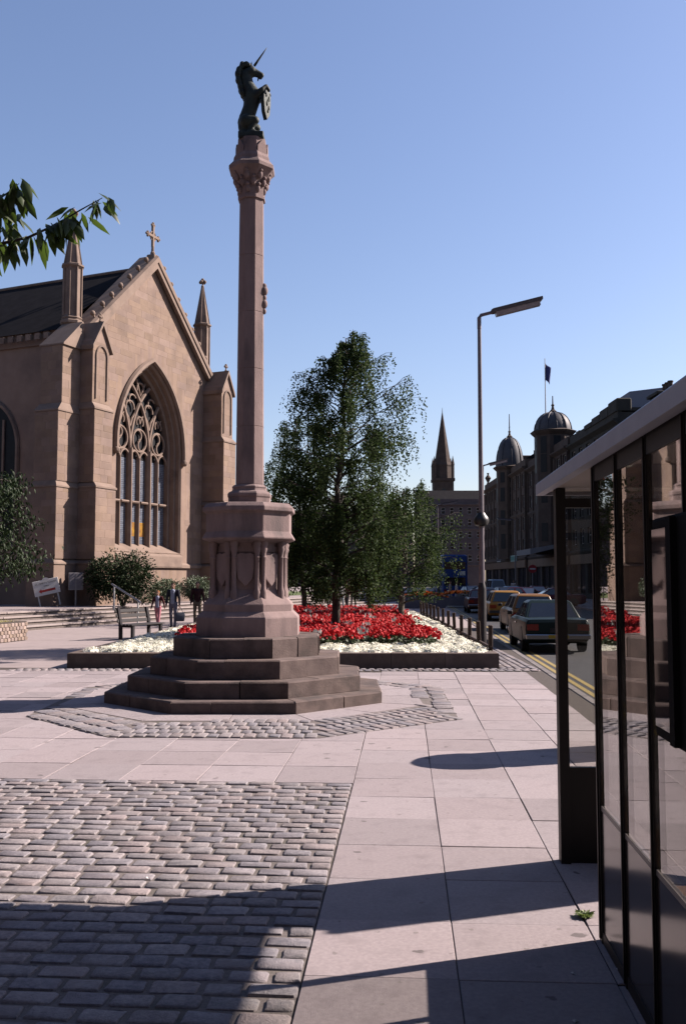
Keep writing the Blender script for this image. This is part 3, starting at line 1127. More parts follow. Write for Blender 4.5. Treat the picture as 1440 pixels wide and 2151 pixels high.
# plinth courses and string under the window
def course(name, x0, x1, z0, z1, pr, y1=0.0, m=m_trim):
    MB().prism_x([(y1, z0), (-pr, z0), (-pr, z1 - pr * .8), (0 - .01, z1), (y1, z1)][::-1] if y1 > 0 else [(.02, z0), (-pr, z0), (-pr, z1 - pr * .8), (-.004, z1), (.02, z1)][::-1], x0, x1).build(name, m, CH)


course('plinth_course', -5.1, 5.1, -.3, CZ(1.55), .22)
course('string_course', -5.1, 5.1, CZ(2.45), CZ(2.72), .14)


# buttresses
def buttress(x0, x1, mirror=1, gablet=True, niche=True):
    """projects towards -y; x0..x1 at its upper stage"""
    root = MB()
    cx = (x0 + x1) / 2
    hw_ = (x1 - x0) / 2
    D1, D2, D3 = 1.22, 1.42, 1.62
    zA, zB, zC, zG = CZ(13.0), CZ(9.75), CZ(6.05), CZ(14.05)
    root.box(x0, x1, -D1, .25, zB + .35, zA)
    root.box(x0 - .06, x1 + .06, -D2, .25, zC + .28, zB)
    root.box(x0 - .12, x1 + .12, -D3, .25, CZ(2.75), zC)
    root.box(x0 - .2, x1 + .2, -D3 - .16, .25, -.3, CZ(2.5))
    bt = root.build('buttress', m_church, CH)
    # set-offs (sloped weatherings)
    for (za_, zb2, da, db, ov) in ((zB, zB + .35, D2, D1, .06), (zC, zC + .28, D3, D2, .12), (CZ(2.5), CZ(2.75), D3 + .16, D3, .2)):
        s_ = MB()
        e = .045
        r0 = [(x0 - ov - e, -da - e, za_), (x1 + ov + e, -da - e, za_), (x1 + ov + e, .25, za_), (x0 - ov - e, .25, za_)]
        r1 = [(x0 - ov - e, -da - e, za_ + .08), (x1 + ov + e, -da - e, za_ + .08), (x1 + ov + e, .25, za_ + .08), (x0 - ov - e, .25, za_ + .08)]
        r2 = [(x0 - .001, -db, zb2), (x1 + .001, -db, zb2), (x1 + .001, .25, zb2), (x0 - .001, .25, zb2)]
        s_.loft([r0, r1, r2])
        s_.build('set_off', m_trim, bt)
    if gablet:
        g = MB()
        g.prism_y([(x0, zA), (x1, zA), (cx, zG - .12)], -D1, .25)
        g.build('gablet', m_church, bt)
        for sg in (-1, 1):
            c = MB()
            e = sg * (hw_ + .12)
            poly = [(cx, zG), (cx + e, zA - .22), (cx + e, zA - .42), (cx, zG - .2)]
            if sg > 0: poly = poly[::-1]
            c.prism_y(poly, -D1 - .12, .35)
            c.build('gablet_roof', m_trim, bt)
        f = MB()
        f.rev([(.05, zG - .06), (.09, zG + .02), (.045, zG + .06), (.045, zG + .2)], 6, cx, -D1 + .1)
        for a_, e_ in ((0, .34), (.10, .24), (-.10, .24), (0, .22)):
            f.ball((cx + a_, -D1 + .1, zG + e_), .075, 7, 5)
        f.build('finial', m_trim, bt)
    if niche:
        f = MB()
        pts = arch_path(hw_ - .22, CZ(12.35), .5, zB + .55, 6)
        f.tube([Vector((p.x + cx, -D1 - .02, p.z)) for p in pts], .06, 6, up=(0, 1, 0))
        f.build('niche_frame', m_trim, bt)
    return bt


def courses(parent, T, x0, x1, z0, z1, seed):
    """ashlar faces on a plane: local x across, -y outwards"""
    r_ = random.Random(seed)
    b = MB()
    b.M = T
    z = z0
    while z < z1 - .12:
        h = min(r_.choice((.30, .34, .38)), z1 - z)
        x = x0
        while x < x1 - .05:
            L = min(r_.uniform(.4, .9), x1 - x)
            if x1 - (x + L) < .2: L = x1 - x
            d, g = r_.uniform(.003, .008), .005
            b.add([(x + g, 0, z + g), (x + L - g, 0, z + g), (x + L - g, 0, z + h - g), (x + g, 0, z + h - g), (x + g + .008, -d, z + g + .008), (x + L - g - .008, -d, z + g + .008), (x + L - g - .008, -d, z + h - g - .008), (x + g + .008, -d, z + h - g - .008)],
                  [(4, 5, 6, 7), (0, 1, 5, 4), (1, 2, 6, 5), (2, 3, 7, 6), (3, 0, 4, 7)])
            x += L
        z += h
    tag(b.build('stone_blocks', m_church, parent), kind='stuff')


for xa_, xb_, sd_ in ((5.2, 6.45, 50), (-6.45, -5.2, 60)):
    bt_ = buttress(xa_, xb_)
    for (dd, ov, za_, zb2) in ((1.22, 0, CZ(9.75) + .36, CZ(12.9)), (1.42, .06, CZ(6.05) + .3, CZ(9.75)), (1.62, .12, CZ(2.76), CZ(6.05))):
        courses(bt_, Matrix.Translation((0, -dd, 0)), xa_ - ov, xb_ + ov, za_, zb2, sd_)
        courses(bt_, Matrix.Translation((xa_ - ov, 0, 0)) @ Matrix.Rotation(-math.pi / 2, 4, 'Z'), .02, dd, za_, zb2, sd_ + 1)


# side buttress at the left corner (projects along -x) and nave body
def side_buttress(yc, xw, big=True):
    r_ = MB()
    y0, y1 = yc - .62, yc + .62
    k = 1.0 if big else .62
    D = [1.40 * k, 1.68 * k, 1.76 * k, 1.88 * k]
    r_.box(xw - D[0], xw, y0, y1, CZ(9.9), CZ(12.6))
    r_.box(xw - D[1], xw, y0 - .05, y1 + .05, CZ(6.3), CZ(9.5))
    r_.box(xw - D[2], xw, y0 - .1, y1 + .1, CZ(2.75), CZ(6.0))
    r_.box(xw - D[3], xw, y0 - .16, y1 + .16, -.3, CZ(2.5))
    o = r_.build('buttress', m_church, CH)
    for (za_, zb2, da, db, ov) in ((CZ(12.6), CZ(14.0), D[0], .0, .05), (CZ(9.5), CZ(9.9), D[1], D[0], .05), (CZ(6.0), CZ(6.3), D[2], D[1], .1), (CZ(2.5), CZ(2.75), D[3], D[2], .16)):
        e = .045
        s_ = MB()
        s_.loft([[(xw - da - e, y0 - ov - e, za_), (xw + .0, y0 - ov - e, za_), (xw + .0, y1 + ov + e, za_), (xw - da - e, y1 + ov + e, za_)],
                 [(xw - da - e, y0 - ov - e, za_ + .07), (xw + .0, y0 - ov - e, za_ + .07), (xw + .0, y1 + ov + e, za_ + .07), (xw - da - e, y1 + ov + e, za_ + .07)],
                 [(xw - db - .01, y0, zb2), (xw + .002, y0, zb2), (xw + .002, y1, zb2), (xw - db - .01, y1, zb2)]])
        s_.build('set_off', m_trim, o)
    return o


sb_ = side_buttress(.12, -6.3)
for (dd, ov, za_, zb2) in ((1.40, 0, CZ(9.92), CZ(12.6)), (1.68, .05, CZ(6.32), CZ(9.5)), (1.76, .1, CZ(2.77), CZ(6.0))):
    courses(sb_, Matrix.Translation((0, -.5 - ov, 0)), -6.3 - dd, -6.3, za_, zb2, 70)
    courses(sb_, Matrix.Translation((-6.3 - dd, 0, 0)) @ Matrix.Rotation(-math.pi / 2, 4, 'Z'), -.74 - ov, .5 + ov, za_, zb2, 71)
for yy in (8.5, 16.0, 23.5):
    side_buttress(yy, -6.3, False)
nave = MB()
nave.box(-6.3, -5.5, .25, 34, -.3, CZ(13.4))
nave.box(5.5, 6.3, .25, 34, -.3, CZ(13.4))
nave.box(-6.3, 6.3, 33.2, 34, -.3, CZ(13.4))
nave.box(-6.42, -6.3, .25, 34, CZ(13.1), CZ(13.75))
nave.box(6.3, 6.42, .25, 34, CZ(13.1), CZ(13.75))
NV = nave.build('nave_wall', m_church, CH)
for yy in (4.6, 12.2, 19.8):
    for sg in (-1, 1):
        wv = MB()
        T = Matrix.Translation((sg * 6.3, yy, 0)) @ Matrix.Rotation(sg * math.pi / 2, 4, 'Z')
        wv.M = T
        ap = arch_path(1.35, CZ(8.2), 2.3, CZ(3.4), 10)
        wv.prism_y([(p.x, p.z) for p in ap], -.03, .02)
        wn_ = wv.build('nave_window', darkglass, NV)
        fr = MB(); fr.M = T
        fr.tube([Vector((p.x, -.06, p.z)) for p in ap], .12, 6, up=(0, 1, 0))
        fr.tube([(-1.35, -.06, CZ(3.4)), (1.35, -.06, CZ(3.4))], .12, 6)
        for xx in (-.45, .45):
            fr.box(xx - .06, xx + .06, -.10, -.03, CZ(3.4), CZ(9.6))
        fr.build('frame', m_trim, wn_)
rf = MB()
ez, rz_ = CZ(13.7), APEX - .35
for sg in (-1, 1):
    a, c = (sg * 6.6, ez), (0, rz_)
    q = [(sg * 6.6, .9, ez), (0, .9, rz_), (0, 34.2, rz_), (sg * 6.6, 34.2, ez)]
    rf.add(q if sg > 0 else q[::-1], [(0, 1, 2, 3)])
roof = rf.build('roof', m_slate, CH)
MB().tube([(0, .95, rz_ + .02), (0, 34.2, rz_ + .02)], .1, 6).build('ridge', m_trim, roof)
co = MB()
for i in range(60):
    co.box(-6.72, -6.6, 1.2 + i * .55, 1.5 + i * .55, CZ(13.3), CZ(13.6))
co.build('corbel_table', m_trim, NV)


def pinnacle(x, y, zb0, zcol, ztop, ap=.39, fin=True):
    p = MB()
    p.rev([(ap + .16, zb0), (ap + .16, zb0 + .35), (ap + .05, zb0 + .7), (ap + .14, zb0 + .78), (ap + .14, zb0 + .9), (ap + .04, zb0 + .98), (ap + .09, zb0 + 1.06), (ap + .02, zb0 + 1.14), (ap, zb0 + 1.2), (ap, zcol - .12), (ap + .06, zcol - .06), (ap + .12, zcol), (ap + .12, zcol + .08), (ap + .0, zcol + .14), (ap * .12, ztop)], 8, x, y, apothem=True)
    o = p.build('pinnacle', m_trim, CH)
    e = MB()
    for i in range(8):
        a = math.pi / 8 + i * math.pi / 4
        r_ = (ap + .015) / math.cos(math.pi / 8)
        e.tube([(x + r_ * math.cos(a), y + r_ * math.sin(a), zb0 + 1.15), (x + r_ * math.cos(a), y + r_ * math.sin(a), zcol - .05)], .05, 6)
        e.tube([(x + r_ * math.cos(a), y + r_ * math.sin(a), zcol + .12), (x + .05 * math.cos(a), y + .05 * math.sin(a), ztop)], .035, 5)
    e.build('shaft_rib', m_trim, o)
    if fin:
        f = MB()
        f.tube([(x, y, ztop - .1), (x, y, ztop + .35)], .05, 6)
        f.ball((x, y, ztop), .10, 8, 5)
        for a_, c_, e_ in ((0, 0, .42), (.15, 0, .28), (-.15, 0, .28), (0, .15, .28), (0, -.15, .28)):
            f.ball((x + a_, y + c_, ztop + e_), .105, 8, 5)
        f.build('finial', m_trim, o, smooth=True)
    return o


pinnacle(-5.85, .55, CZ(13.3), CZ(16.9), CZ(19.3))
pinnacle(5.85, .55, CZ(13.3), CZ(16.9), CZ(19.3))

# transept and further aisle right of the gable, partly behind the trees
TR = MB()
TR.box(6.6, 22, 9, 26, -.3, CZ(11.0))
TRo = TR.build('transept_wall', m_church, CH)
tr = MB()
tr.prism_x([(8.6, CZ(11.0)), (26.4, CZ(11.0)), (17.5, CZ(14.5))], 6.4, 22.4)
tr.build('roof', m_slate, CH)
for i in range(3):
    xx = 9.5 + i * 4.6
    wv = MB(); wv.M = Matrix.Translation((xx, 9, 0))
    ap_ = arch_path(1.1, CZ(6.6), 1.9, CZ(3.0), 10)
    wv.prism_y([(p.x, p.z) for p in ap_], -.03, .02)
    wn_ = wv.build('transept_window', darkglass, TRo)
    fr = MB(); fr.M = Matrix.Translation((xx, 9, 0))
    fr.tube([Vector((p.x, -.06, p.z)) for p in ap_], .12, 6, up=(0, 1, 0))
    fr.build('frame', m_trim, wn_)
    MB().box(xx + 1.8, xx + 2.6, 7.9, 9.1, -.3, CZ(9.2)).build('buttress', m_church, CH)
pinnacle(12.1, 8.4, CZ(9.2), CZ(11.6), CZ(14.6), .36)
pinnacle(16.7, 8.4, CZ(9.2), CZ(11.6), CZ(14.6), .36)

# ================================================================ FLOWER BED
BP = [(-5.62, 19.56), (3.18, 19.56), (3.62, 44.0), (-4.9, 44.0)]
BEDC = Vector((-1.2, 30, 0))
BED = thing('flower_bed', (-1.2, 19.56, 0), 'long raised flower bed with dark stone kerb, white edging and red flowers', 'flower bed')
m_bedk = mat('bed_kerb_stone', (.17, .125, .105), (.24, .18, .155), 6, .9, .4, 60, rnd=.1, c3=(.11, .085, .075), s3=1.5)


def bx_(x, y, z=0.0):
    return Vector((x - BED.location.x, y - BED.location.y, z))


def kerb_run(a, b_, wd, n, z=.31):
    a, b_ = Vector(a), Vector(b_)
    d = (b_ - a)
    L = d.length
    d.normalize()
    nn = Vector((-d.y, d.x))
    for i in range(n):
        s0, s1 = L * i / n + .003, L * (i + 1) / n - .003
        q = [a + d * s0, a + d * s1, a + d * s1 + nn * wd, a + d * s0 + nn * wd]
        e = .012
        zz_ = z + random.uniform(-.004, .004)
        qi = [a + d * (s0 + e) + nn * e, a + d * (s1 - e) + nn * e, a + d * (s1 - e) + nn * (wd - e), a + d * (s0 + e) + nn * (wd - e)]
        MB().loft([[bx_(p.x, p.y, 0) for p in q], [bx_(p.x, p.y, zz_ - e) for p in q], [bx_(p.x, p.y, zz_) for p in qi]]).build('kerb_stone', m_bedk, BED)


kerb_run((-5.62, 19.56), (3.18, 19.56), .28, 8)
kerb_run((3.18, 19.85), (3.62, 44), .28, 20)
kerb_run((-4.9, 44), (-5.62, 19.85), .28, 20)
MB().add([bx_(-5.4, 19.8, .24), bx_(3.0, 19.8, .24), bx_(3.4, 44, .24), bx_(-4.7, 44, .24)], [(0, 1, 2, 3)]).build('soil', m_soil, BED)


def red_zone(x, y):
    """true where the red flowers stand; white edging elsewhere"""
    w_ = .35 * math.sin(y * .9) + .25 * math.sin(x * 1.7 + 1)
    if y < 21.5 + .2 * math.sin(x * 2.1):
        return False
    right = 2.15 + w_ - (.9 if 25.5 < y < 27.2 else 0) + (0 if y < 30 else .2)
    return -3.6 + .3 * math.sin(y) < x < right


m_wflower = leaf_mat('white_petals', (.62, .60, .52), (.46, .46, .37), .15, .8)
m_rflower = leaf_mat('red_petals', (.50, .010, .014), (.34, .004, .008), .2, .7)
m_gleaf = leaf_mat('bedding_leaves', (.022, .04, .012), (.045, .065, .022), .25, .6)
m_silver = leaf_mat('silver_leaves', (.22, .23, .22), (.34, .35, .33), .15, .8)
wf, gl, rf_, sv = MB(), MB(), MB(), MB()
rd = random.Random(5)
y = 19.95
while y < 43.5:
    st = .27 if y < 30 else .36
    x = -5.25
    while x < 3.2:
        xx, yy = x + rd.uniform(-.1, .1), y + rd.uniform(-.1, .1)
        lim = 2.9 + (yy - 19.6) * .018
        lo = -5.25 + (yy - 19.6) * .03
        if lo < xx < lim and not red_zone(xx, yy):
            h = rd.uniform(.10, .17); r_ = rd.uniform(.17, .24)
            rows_ = 6 if yy < 26 else 4
            # mound of small florets
            nfl = 130 if yy < 24 else (80 if yy < 31 else 46)
            sz = .019 if yy < 24 else (.027 if yy < 31 else .040)
            cx0, cy0 = xx - BED.location.x, yy - BED.location.y
            wf.ball((cx0, cy0, .24), (r_ * .93, r_ * .93, h * .9), 8, 5)
            for k in range(nfl):
                a = rd.uniform(0, 6.283); q = math.sqrt(rd.random()) * 1.02
                cz_ = .24 + h * math.sqrt(max(0, 1 - q * q * .92)) + rd.uniform(-.006, .014)
                c = Vector((cx0 + r_ * q * math.cos(a), cy0 + r_ * q * math.sin(a), cz_))
                nrm = Vector((q * math.cos(a) * .8 + rd.uniform(-.4, .4), q * math.sin(a) * .8 + rd.uniform(-.4, .4), 1)).normalized()
                t1 = nrm.orthogonal().normalized(); t2 = nrm.cross(t1)
                s_ = sz * rd.uniform(.7, 1.3)
                wf.add([c + t1 * s_, c + t2 * s_ + nrm * .004, c - t1 * s_, c - t2 * s_ + nrm * .004], [(0, 1, 2, 3)])
        elif lo < xx < lim:
            n_ = 5 if yy < 28 else 3
            for k in range(n_ * 5):
                a = rd.uniform(0, 6.283); q = rd.uniform(0, .22)
                c = Vector((xx + q * math.cos(a) - BED.location.x, yy + q * math.sin(a) - BED.location.y, .24 + rd.uniform(.05, .30)))
                t1 = Vector((rd.uniform(-1, 1), rd.uniform(-1, 1), rd.uniform(-.5, .5))).normalized(); t2 = t1.orthogonal().normalized()
                s_ = rd.uniform(.03, .05)
                gl.add([c + t1 * s_, c + t2 * s_ * .7, c - t1 * s_, c - t2 * s_ * .7], [(0, 1, 2, 3)])
            if rd.random() < .055:
                for k in range(26):
                    a = rd.uniform(0, 6.283); q = rd.uniform(.02, .16)
                    c = Vector((xx - BED.location.x, yy - BED.location.y, .26))
                    t = c + Vector((q * math.cos(a), q * math.sin(a), rd.uniform(.22, .40)))
                    s_ = Vector((-math.sin(a), math.cos(a), 0)) * .022
                    sv.add([t - s_, t + Vector((0, 0, .06)), t + s_, t - Vector((0, 0, .07))], [(0, 1, 2, 3)])
            else:
                for k in range(n_ + 3):
                    a = rd.uniform(0, 6.283); q = rd.uniform(.0, .22)
                    c = Vector((xx + q * math.cos(a) - BED.location.x, yy + q * math.sin(a) - BED.location.y, .24 + rd.uniform(.24, .42)))
                    r0 = rd.uniform(.032, .055)
                    for m_ in range(9):
                        nrm = Vector((rd.uniform(-1, 1), rd.uniform(-1, 1), rd.uniform(-.3, 1))).normalized()
                        t1 = nrm.orthogonal().normalized(); t2 = nrm.cross(t1)
                        cc = c + nrm * r0 * .7
                        s_ = r0 * .75
                        rf_.add([cc + t1 * s_, cc + t2 * s_, cc - t1 * s_, cc - t2 * s_], [(0, 1, 2, 3)])
        x += st
    y += st
for b_, nm, mm in ((wf, 'white_flowers', m_wflower), (gl, 'bedding_foliage', m_gleaf), (rf_, 'red_flowers', m_rflower), (sv, 'silver_foliage', m_silver)):
    tag(b_.build(nm, mm, BED), kind='stuff')
# low post-and-rail along the bed's street side
FN = thing('low_fence', (3.1, 20.2, .3), 'low brown post fence along the street side of the flower bed', 'fence')
post = MB().cbox(-.045, .045, -.045, .045, 0, .55, .012).mesh('post', mat('fence_brown', (.05, .028, .02), (.09, .05, .035), 8, .7))
NP = 13
for i in range(NP):
    yy = i * 1.9
    link('post', post, FN, (yy * .018, yy, 0), (random.uniform(-.04, .04), random.uniform(-.05, .02), 0))
MB().tube([(0, -.1, .07), (NP * 1.9 * .018, NP * 1.9 - 1.8, .07)], .045, 6).build('rail', MATS['fence_brown'], FN)

# ================================================================ TREES AND SHRUBS
def leaf_quad(b, c, d, size, rd, wide=.55):
    d = d.normalized()
    s_ = d.orthogonal().normalized()
    s_ = Matrix.Rotation(rd.uniform(0, 6.28), 3, d) @ s_
    h = d * size
    b.add([c, c + h * .5 + s_ * size * wide * .5, c + h, c + h * .5 - s_ * size * wide * .5], [(0, 1, 2, 3)])


def limb(b, p0, p1, r0, r1, rd, n=6, wob=.08, sag=0.0):
    P = []
    for i in range(n + 1):
        t = i / n
        p = p0.lerp(p1, t)
        p = p + Vector((rd.uniform(-wob, wob), rd.uniform(-wob, wob), 0)) * (t * (1 - t) * 4) + Vector((0, 0, sag * t * (1 - t)))
        P.append(p)
    b.tube(P, [r0 + (r1 - r0) * i / n for i in range(n + 1)], 7)
    return P


def birch(x, y, z, H, W, label, seed, lean=(0, 0), nb=46, leaf=.07, per=46, trunk_r=.13, z_low=.9, dens=1.0, group=None, off=(0, 0), mat_leaf=None, bark=None):
    rd = random.Random(seed)
    root = thing('birch_tree', (x, y, z), label, 'tree', group)
    tb = MB()
    top = Vector((lean[0], lean[1], H))
    trunk = limb(tb, Vector((0, 0, -.05)), top, trunk_r, .015, rd, 10, .10)
    lb = MB()
    tips = []
    for i in range(nb):
        t = .13 + .85 * (i + rd.random()) / nb
        k = min(int(t * 10), 9)
        p0 = trunk[k].lerp(trunk[k + 1], t * 10 - k)
        a = i * 2.4 + rd.uniform(-.5, .5)
        # crown outline: broad below the middle, drawn in at the top
        prof = min(1.0, .16 + 3.0 * (1 - t)) * (.8 if t < .25 else 1)
        ln = W * prof * rd.uniform(.45, 1.15)
        rise = (.30 + .5 * t) * ln * rd.uniform(.6, 1.2)
        p1 = p0 + Vector((math.cos(a) * ln + off[0] * (1 - t), math.sin(a) * ln + off[1] * (1 - t), rise))
        br = limb(lb, p0, p1, max(.012, trunk_r * .33 * (1 - t * .7)), .006, rd, 5, .10, .25 * ln)
        # secondary
        for m_ in range(5):
            tt = rd.uniform(.35, 1)
            kk = min(int(tt * 5), 4)
            q0 = br[kk].lerp(br[kk + 1], tt * 5 - kk)
            aa = a + rd.uniform(-1.1, 1.1)
            l2 = rd.uniform(.25, .6) * ln * .7
            q1 = q0 + Vector((math.cos(aa) * l2, math.sin(aa) * l2, rd.uniform(-.05, .35) * l2))
            tips.append((q0, q1, aa))
            lb.tube([q0, q0.lerp(q1, .5) + Vector((0, 0, .05)), q1], [.008, .006, .004], 4, caps=False)
        tips.append((br[3], br[5], a))
    lf = MB()
    for (q0, q1, a) in tips:
        for s_ in range(4):
            st = q0.lerp(q1, .25 + .25 * s_ + rd.uniform(-.1, .1))
            hang = rd.uniform(.35, 1.25) * (1.0 if st.z > 2 else .6)
            hang = min(hang, max(.15, st.z - z_low * rd.uniform(.6, 1.3)))
            drift = Vector((math.cos(a), math.sin(a), 0)) * rd.uniform(.05, .28)
            airy = .42 if st.z > H * .74 else (.75 if st.z > H * .55 else 1.0)
            n_ = max(4, int(per * .25 * hang * dens * airy))
            for i in range(n_):
                t = (i + rd.random()) / n_
                c = st + drift * t + Vector((rd.gauss(0, .045), rd.gauss(0, .045), -hang * t * t * .6 - hang * t * .4))
                leaf_quad(lf, c, Vector((rd.uniform(-1, 1), rd.uniform(-1, 1), rd.uniform(-1.4, .25))), leaf * rd.uniform(.7, 1.3), rd, .75)
    tr = tb.build('trunk', bark or m_birchbark, root, smooth=True)
    lb.build('limbs', m_bark, root, smooth=True)
    cr = lf.build('crown', mat_leaf or m_birchleaf, root)
    print(label[:24], 'leaves', len(lf.f))
    return root


m_birchleaf = leaf_mat('birch_leaves', (.013, .026, .009), (.044, .066, .020), .32, .7, spec=.1)
birch(-.22, 26.0, .24, zat(706, 26.0) - .24, 1.62, 'tall weeping birch with dark trunk in the middle of the red flowers', 21, (.3, .2), nb=92, per=95, leaf=.064, dens=2.7, bark=m_bark)
q = at(856, 1240, 35)
birch(q.x - .3, 35.0, .24, zat(1035, 35.0) - .1, 1.75, 'low drooping birch right of the tall weeping birch', 5, (.3, 0), nb=50, per=54, leaf=.074, z_low=1.2, dens=2.5)
q = at(777, 1240, 39)
birch(q.x, 39.0, .24, zat(985, 39) - .2, 1.6, 'slim birch with sunlit tan trunk behind the tall weeping birch', 9, (.1, 0), nb=30, per=40, leaf=.085, z_low=1.0, trunk_r=.10, dens=1.8)
q = at(640, 1240, 41)
birch(q.x, 41.0, .24, zat(880, 41) - .2, 1.9, 'dark birch half hidden behind the pedestal and the tall birch', 13, (-.4, 0), nb=46, per=54, leaf=.082, z_low=.8, dens=2.5, bark=m_bark)


def shrub(name, c, rx, ry, h, label, seed, n, leaf, m, cat='shrub', flat=.8, lumps=9):
    rd = random.Random(seed)
    root = thing(name, c, label, cat)
    sb = MB()
    for i in range(7):
        a = i * .9
        sb.tube([(0.05 * math.cos(a), .05 * math.sin(a), -.05), (rx * .3 * math.cos(a), ry * .3 * math.sin(a), h * .45), (rx * .6 * math.cos(a), ry * .6 * math.sin(a), h * .75)], [.035, .025, .012], 5)
    sb.build('stems', m_bark, root)
    L = MB()
    cl = []
    for i in range(lumps):
        a = rd.uniform(0, 6.28); q = rd.uniform(.25, .7)
        cl.append((Vector((rx * q * math.cos(a), ry * q * math.sin(a), h * rd.uniform(.3, .72))), rd.uniform(.35, .55)))
    cl.append((Vector((0, 0, h * .55)), .6))
    for i in range(n):
        cc, k = rd.choice(cl)
        d = Vector((rd.gauss(0, 1), rd.gauss(0, 1), rd.gauss(0, 1))).normalized()
        rr = rd.uniform(.55, 1.05)
        p = cc + Vector((d.x * rx * k * rr, d.y * ry * k * rr, d.z * h * k * .75 * rr))
        if p.z < .05 or p.z > h * 1.02: continue
        leaf_quad(L, p, d + Vector((rd.uniform(-.6, .6), rd.uniform(-.6, .6), rd.uniform(-.8, .2))), leaf * rd.uniform(.7, 1.3), rd, .55)
    L.build('foliage', m, root)
    return root


m_rhodo = leaf_mat('evergreen_leaves', (.009, .017, .007), (.022, .035, .012), .1, .65, spec=.12)
m_hedge = leaf_mat('hedge_leaves', (.035, .052, .03), (.07, .095, .05), .15, .6)
m_cherry = leaf_mat('cherry_leaves', (.016, .028, .010), (.034, .052, .016), .3, .5, (.06, .10, .015), spec=.3)
p = ST(8.2, -3.6, TZ); 
q = at(258, 1270, 43.0)
shrub('rhododendron', (q.x, 43.0, TZ), 1.55, 1.4, 2.5, 'big rounded dark evergreen bush before the gable wall', 2, 9000, .12, m_rhodo, lumps=14)
q = at(352, 1262, 49)
shrub('laurel', (q.x, 49, TZ), 1.1, 1.0, 1.2, 'low grey-green hedge bush between dark evergreen and red-sweater walker', 3, 3500, .10, m_hedge)
q = at(405, 1262, 51)
shrub('laurel', (q.x, 51, TZ), 1.2, 1.0, 1.35, 'grey-green rounded hedge bush just left of the pedestal', 4, 3800, .10, m_hedge)
q = at(690, 1250, 62)
shrub('laurel', (q.x, 62, .2), 1.1, 1.0, 1.3, 'small bush on the steps behind the tall birch trunk', 6, 2500, .11, m_hedge)


def leafy_tree(name, base, label, limbs, seed, leaf, n_per, m, trunk, spread=.45, wide=.42, droop=.3):
    """trunk polyline + limbs (each a polyline); drooping leaf tufts along the limbs"""
    rd = random.Random(seed)
    root = thing(name, base, label, 'tree')
    tb = MB()
    tb.tube(trunk[0], trunk[1], 9)
    tb.build('trunk', m_bark, root, smooth=True)
    lb, lf = MB(), MB()
    for P, r0, tufts in limbs:
        P = [Vector(p) for p in P]
        lb.tube(P, [r0 * (1 - .85 * i / (len(P) - 1)) for i in range(len(P))], 6)
        for t in tufts:
            k = min(int(t * (len(P) - 1)), len(P) - 2)
            c = P[k].lerp(P[k + 1], t * (len(P) - 1) - k)
            for i in range(n_per):
                a = rd.uniform(0, 6.28)
                d = Vector((math.cos(a), math.sin(a), rd.uniform(-2.6, droop)))
                st = c + Vector((rd.gauss(0, spread), rd.gauss(0, spread), rd.gauss(0, spread * .7)))
                L = leaf * rd.uniform(.75, 1.2)
                # arched leaf of two halves with a fold along the midrib
                d.normalize()
                s_ = d.cross(Vector((0, 0, 1)))
                s_ = s_.normalized() if s_.length > .1 else Vector((1, 0, 0))
                up = s_.cross(d).normalized()
                roll = Matrix.Rotation(rd.uniform(-.9, .9), 3, d)
                s_, up = roll @ s_, roll @ up
                w_ = L * wide * .5
                mid = [st, st + d * L * .28 + up * L * .05, st + d * L * .62 + up * L * .02, st + d * L - up * L * .12]
                lfv = [st + d * L * .28 + s_ * w_ * .9 - up * L * .02, st + d * L * .62 + s_ * w_ * .78 - up * L * .05]
                rgv = [st + d * L * .28 - s_ * w_ * .9 - up * L * .02, st + d * L * .62 - s_ * w_ * .78 - up * L * .05]
                lf.add(mid + lfv + rgv, [(0, 4, 1), (1, 4, 5, 2), (2, 5, 3), (0, 1, 6), (1, 2, 7, 6), (2, 3, 7)])
    lb.build('limbs', m_bark, root, smooth=True)
    lf.build('foliage', m, root, smooth=True)
    return root


# overhanging cherry: its trunk stands left of the picture, twigs reach in
def up_(u, v, Y):
    p = at(u, v, Y)
    return (p.x - CHB.x, p.y - CHB.y, p.z)


CHB = Vector((-3.6, 4.9, 0))
trk = [(0, 0, -.1), (.03, .02, 1.2), (-.02, 0, 2.2), (.05, .02, 2.9), (.1, 0, 3.8), (.05, 0, 4.8)]
la = [(.06, 0, 3.0)] + [up_(u, v, 4.7) for u, v in ((-160, 560), (-70, 530), (0, 512), (60, 498), (120, 470), (170, 440), (215, 415))]
lb_ = [(.08, 0, 3.3)] + [up_(u, v, 4.6) for u, v in ((-160, 470), (-80, 440), (-20, 430), (15, 405), (40, 385))]
lc_ = [(.04, 0, 2.9)] + [up_(u, v, 4.8) for u, v in ((-150, 570), (-70, 540), (0, 520), (25, 470), (28, 440))]
leafy_tree('cherry_tree', CHB, 'cherry tree branch of drooping serrated leaves hanging in at upper left', [
    (la, .013, (.42, .50, .56, .6, .66, .70, .73, .77, .80, .83, .97, 1.0)), (lb_, .010, (.5, .6, .7, .8, .9, .97, 1.0)), (lc_, .009, (.55, .65, .72, .8, .95))],
    4, .135, 5, m_cherry, (trk, [.14, .12, .11, .09, .06, .03]), .024, .35, -.5)
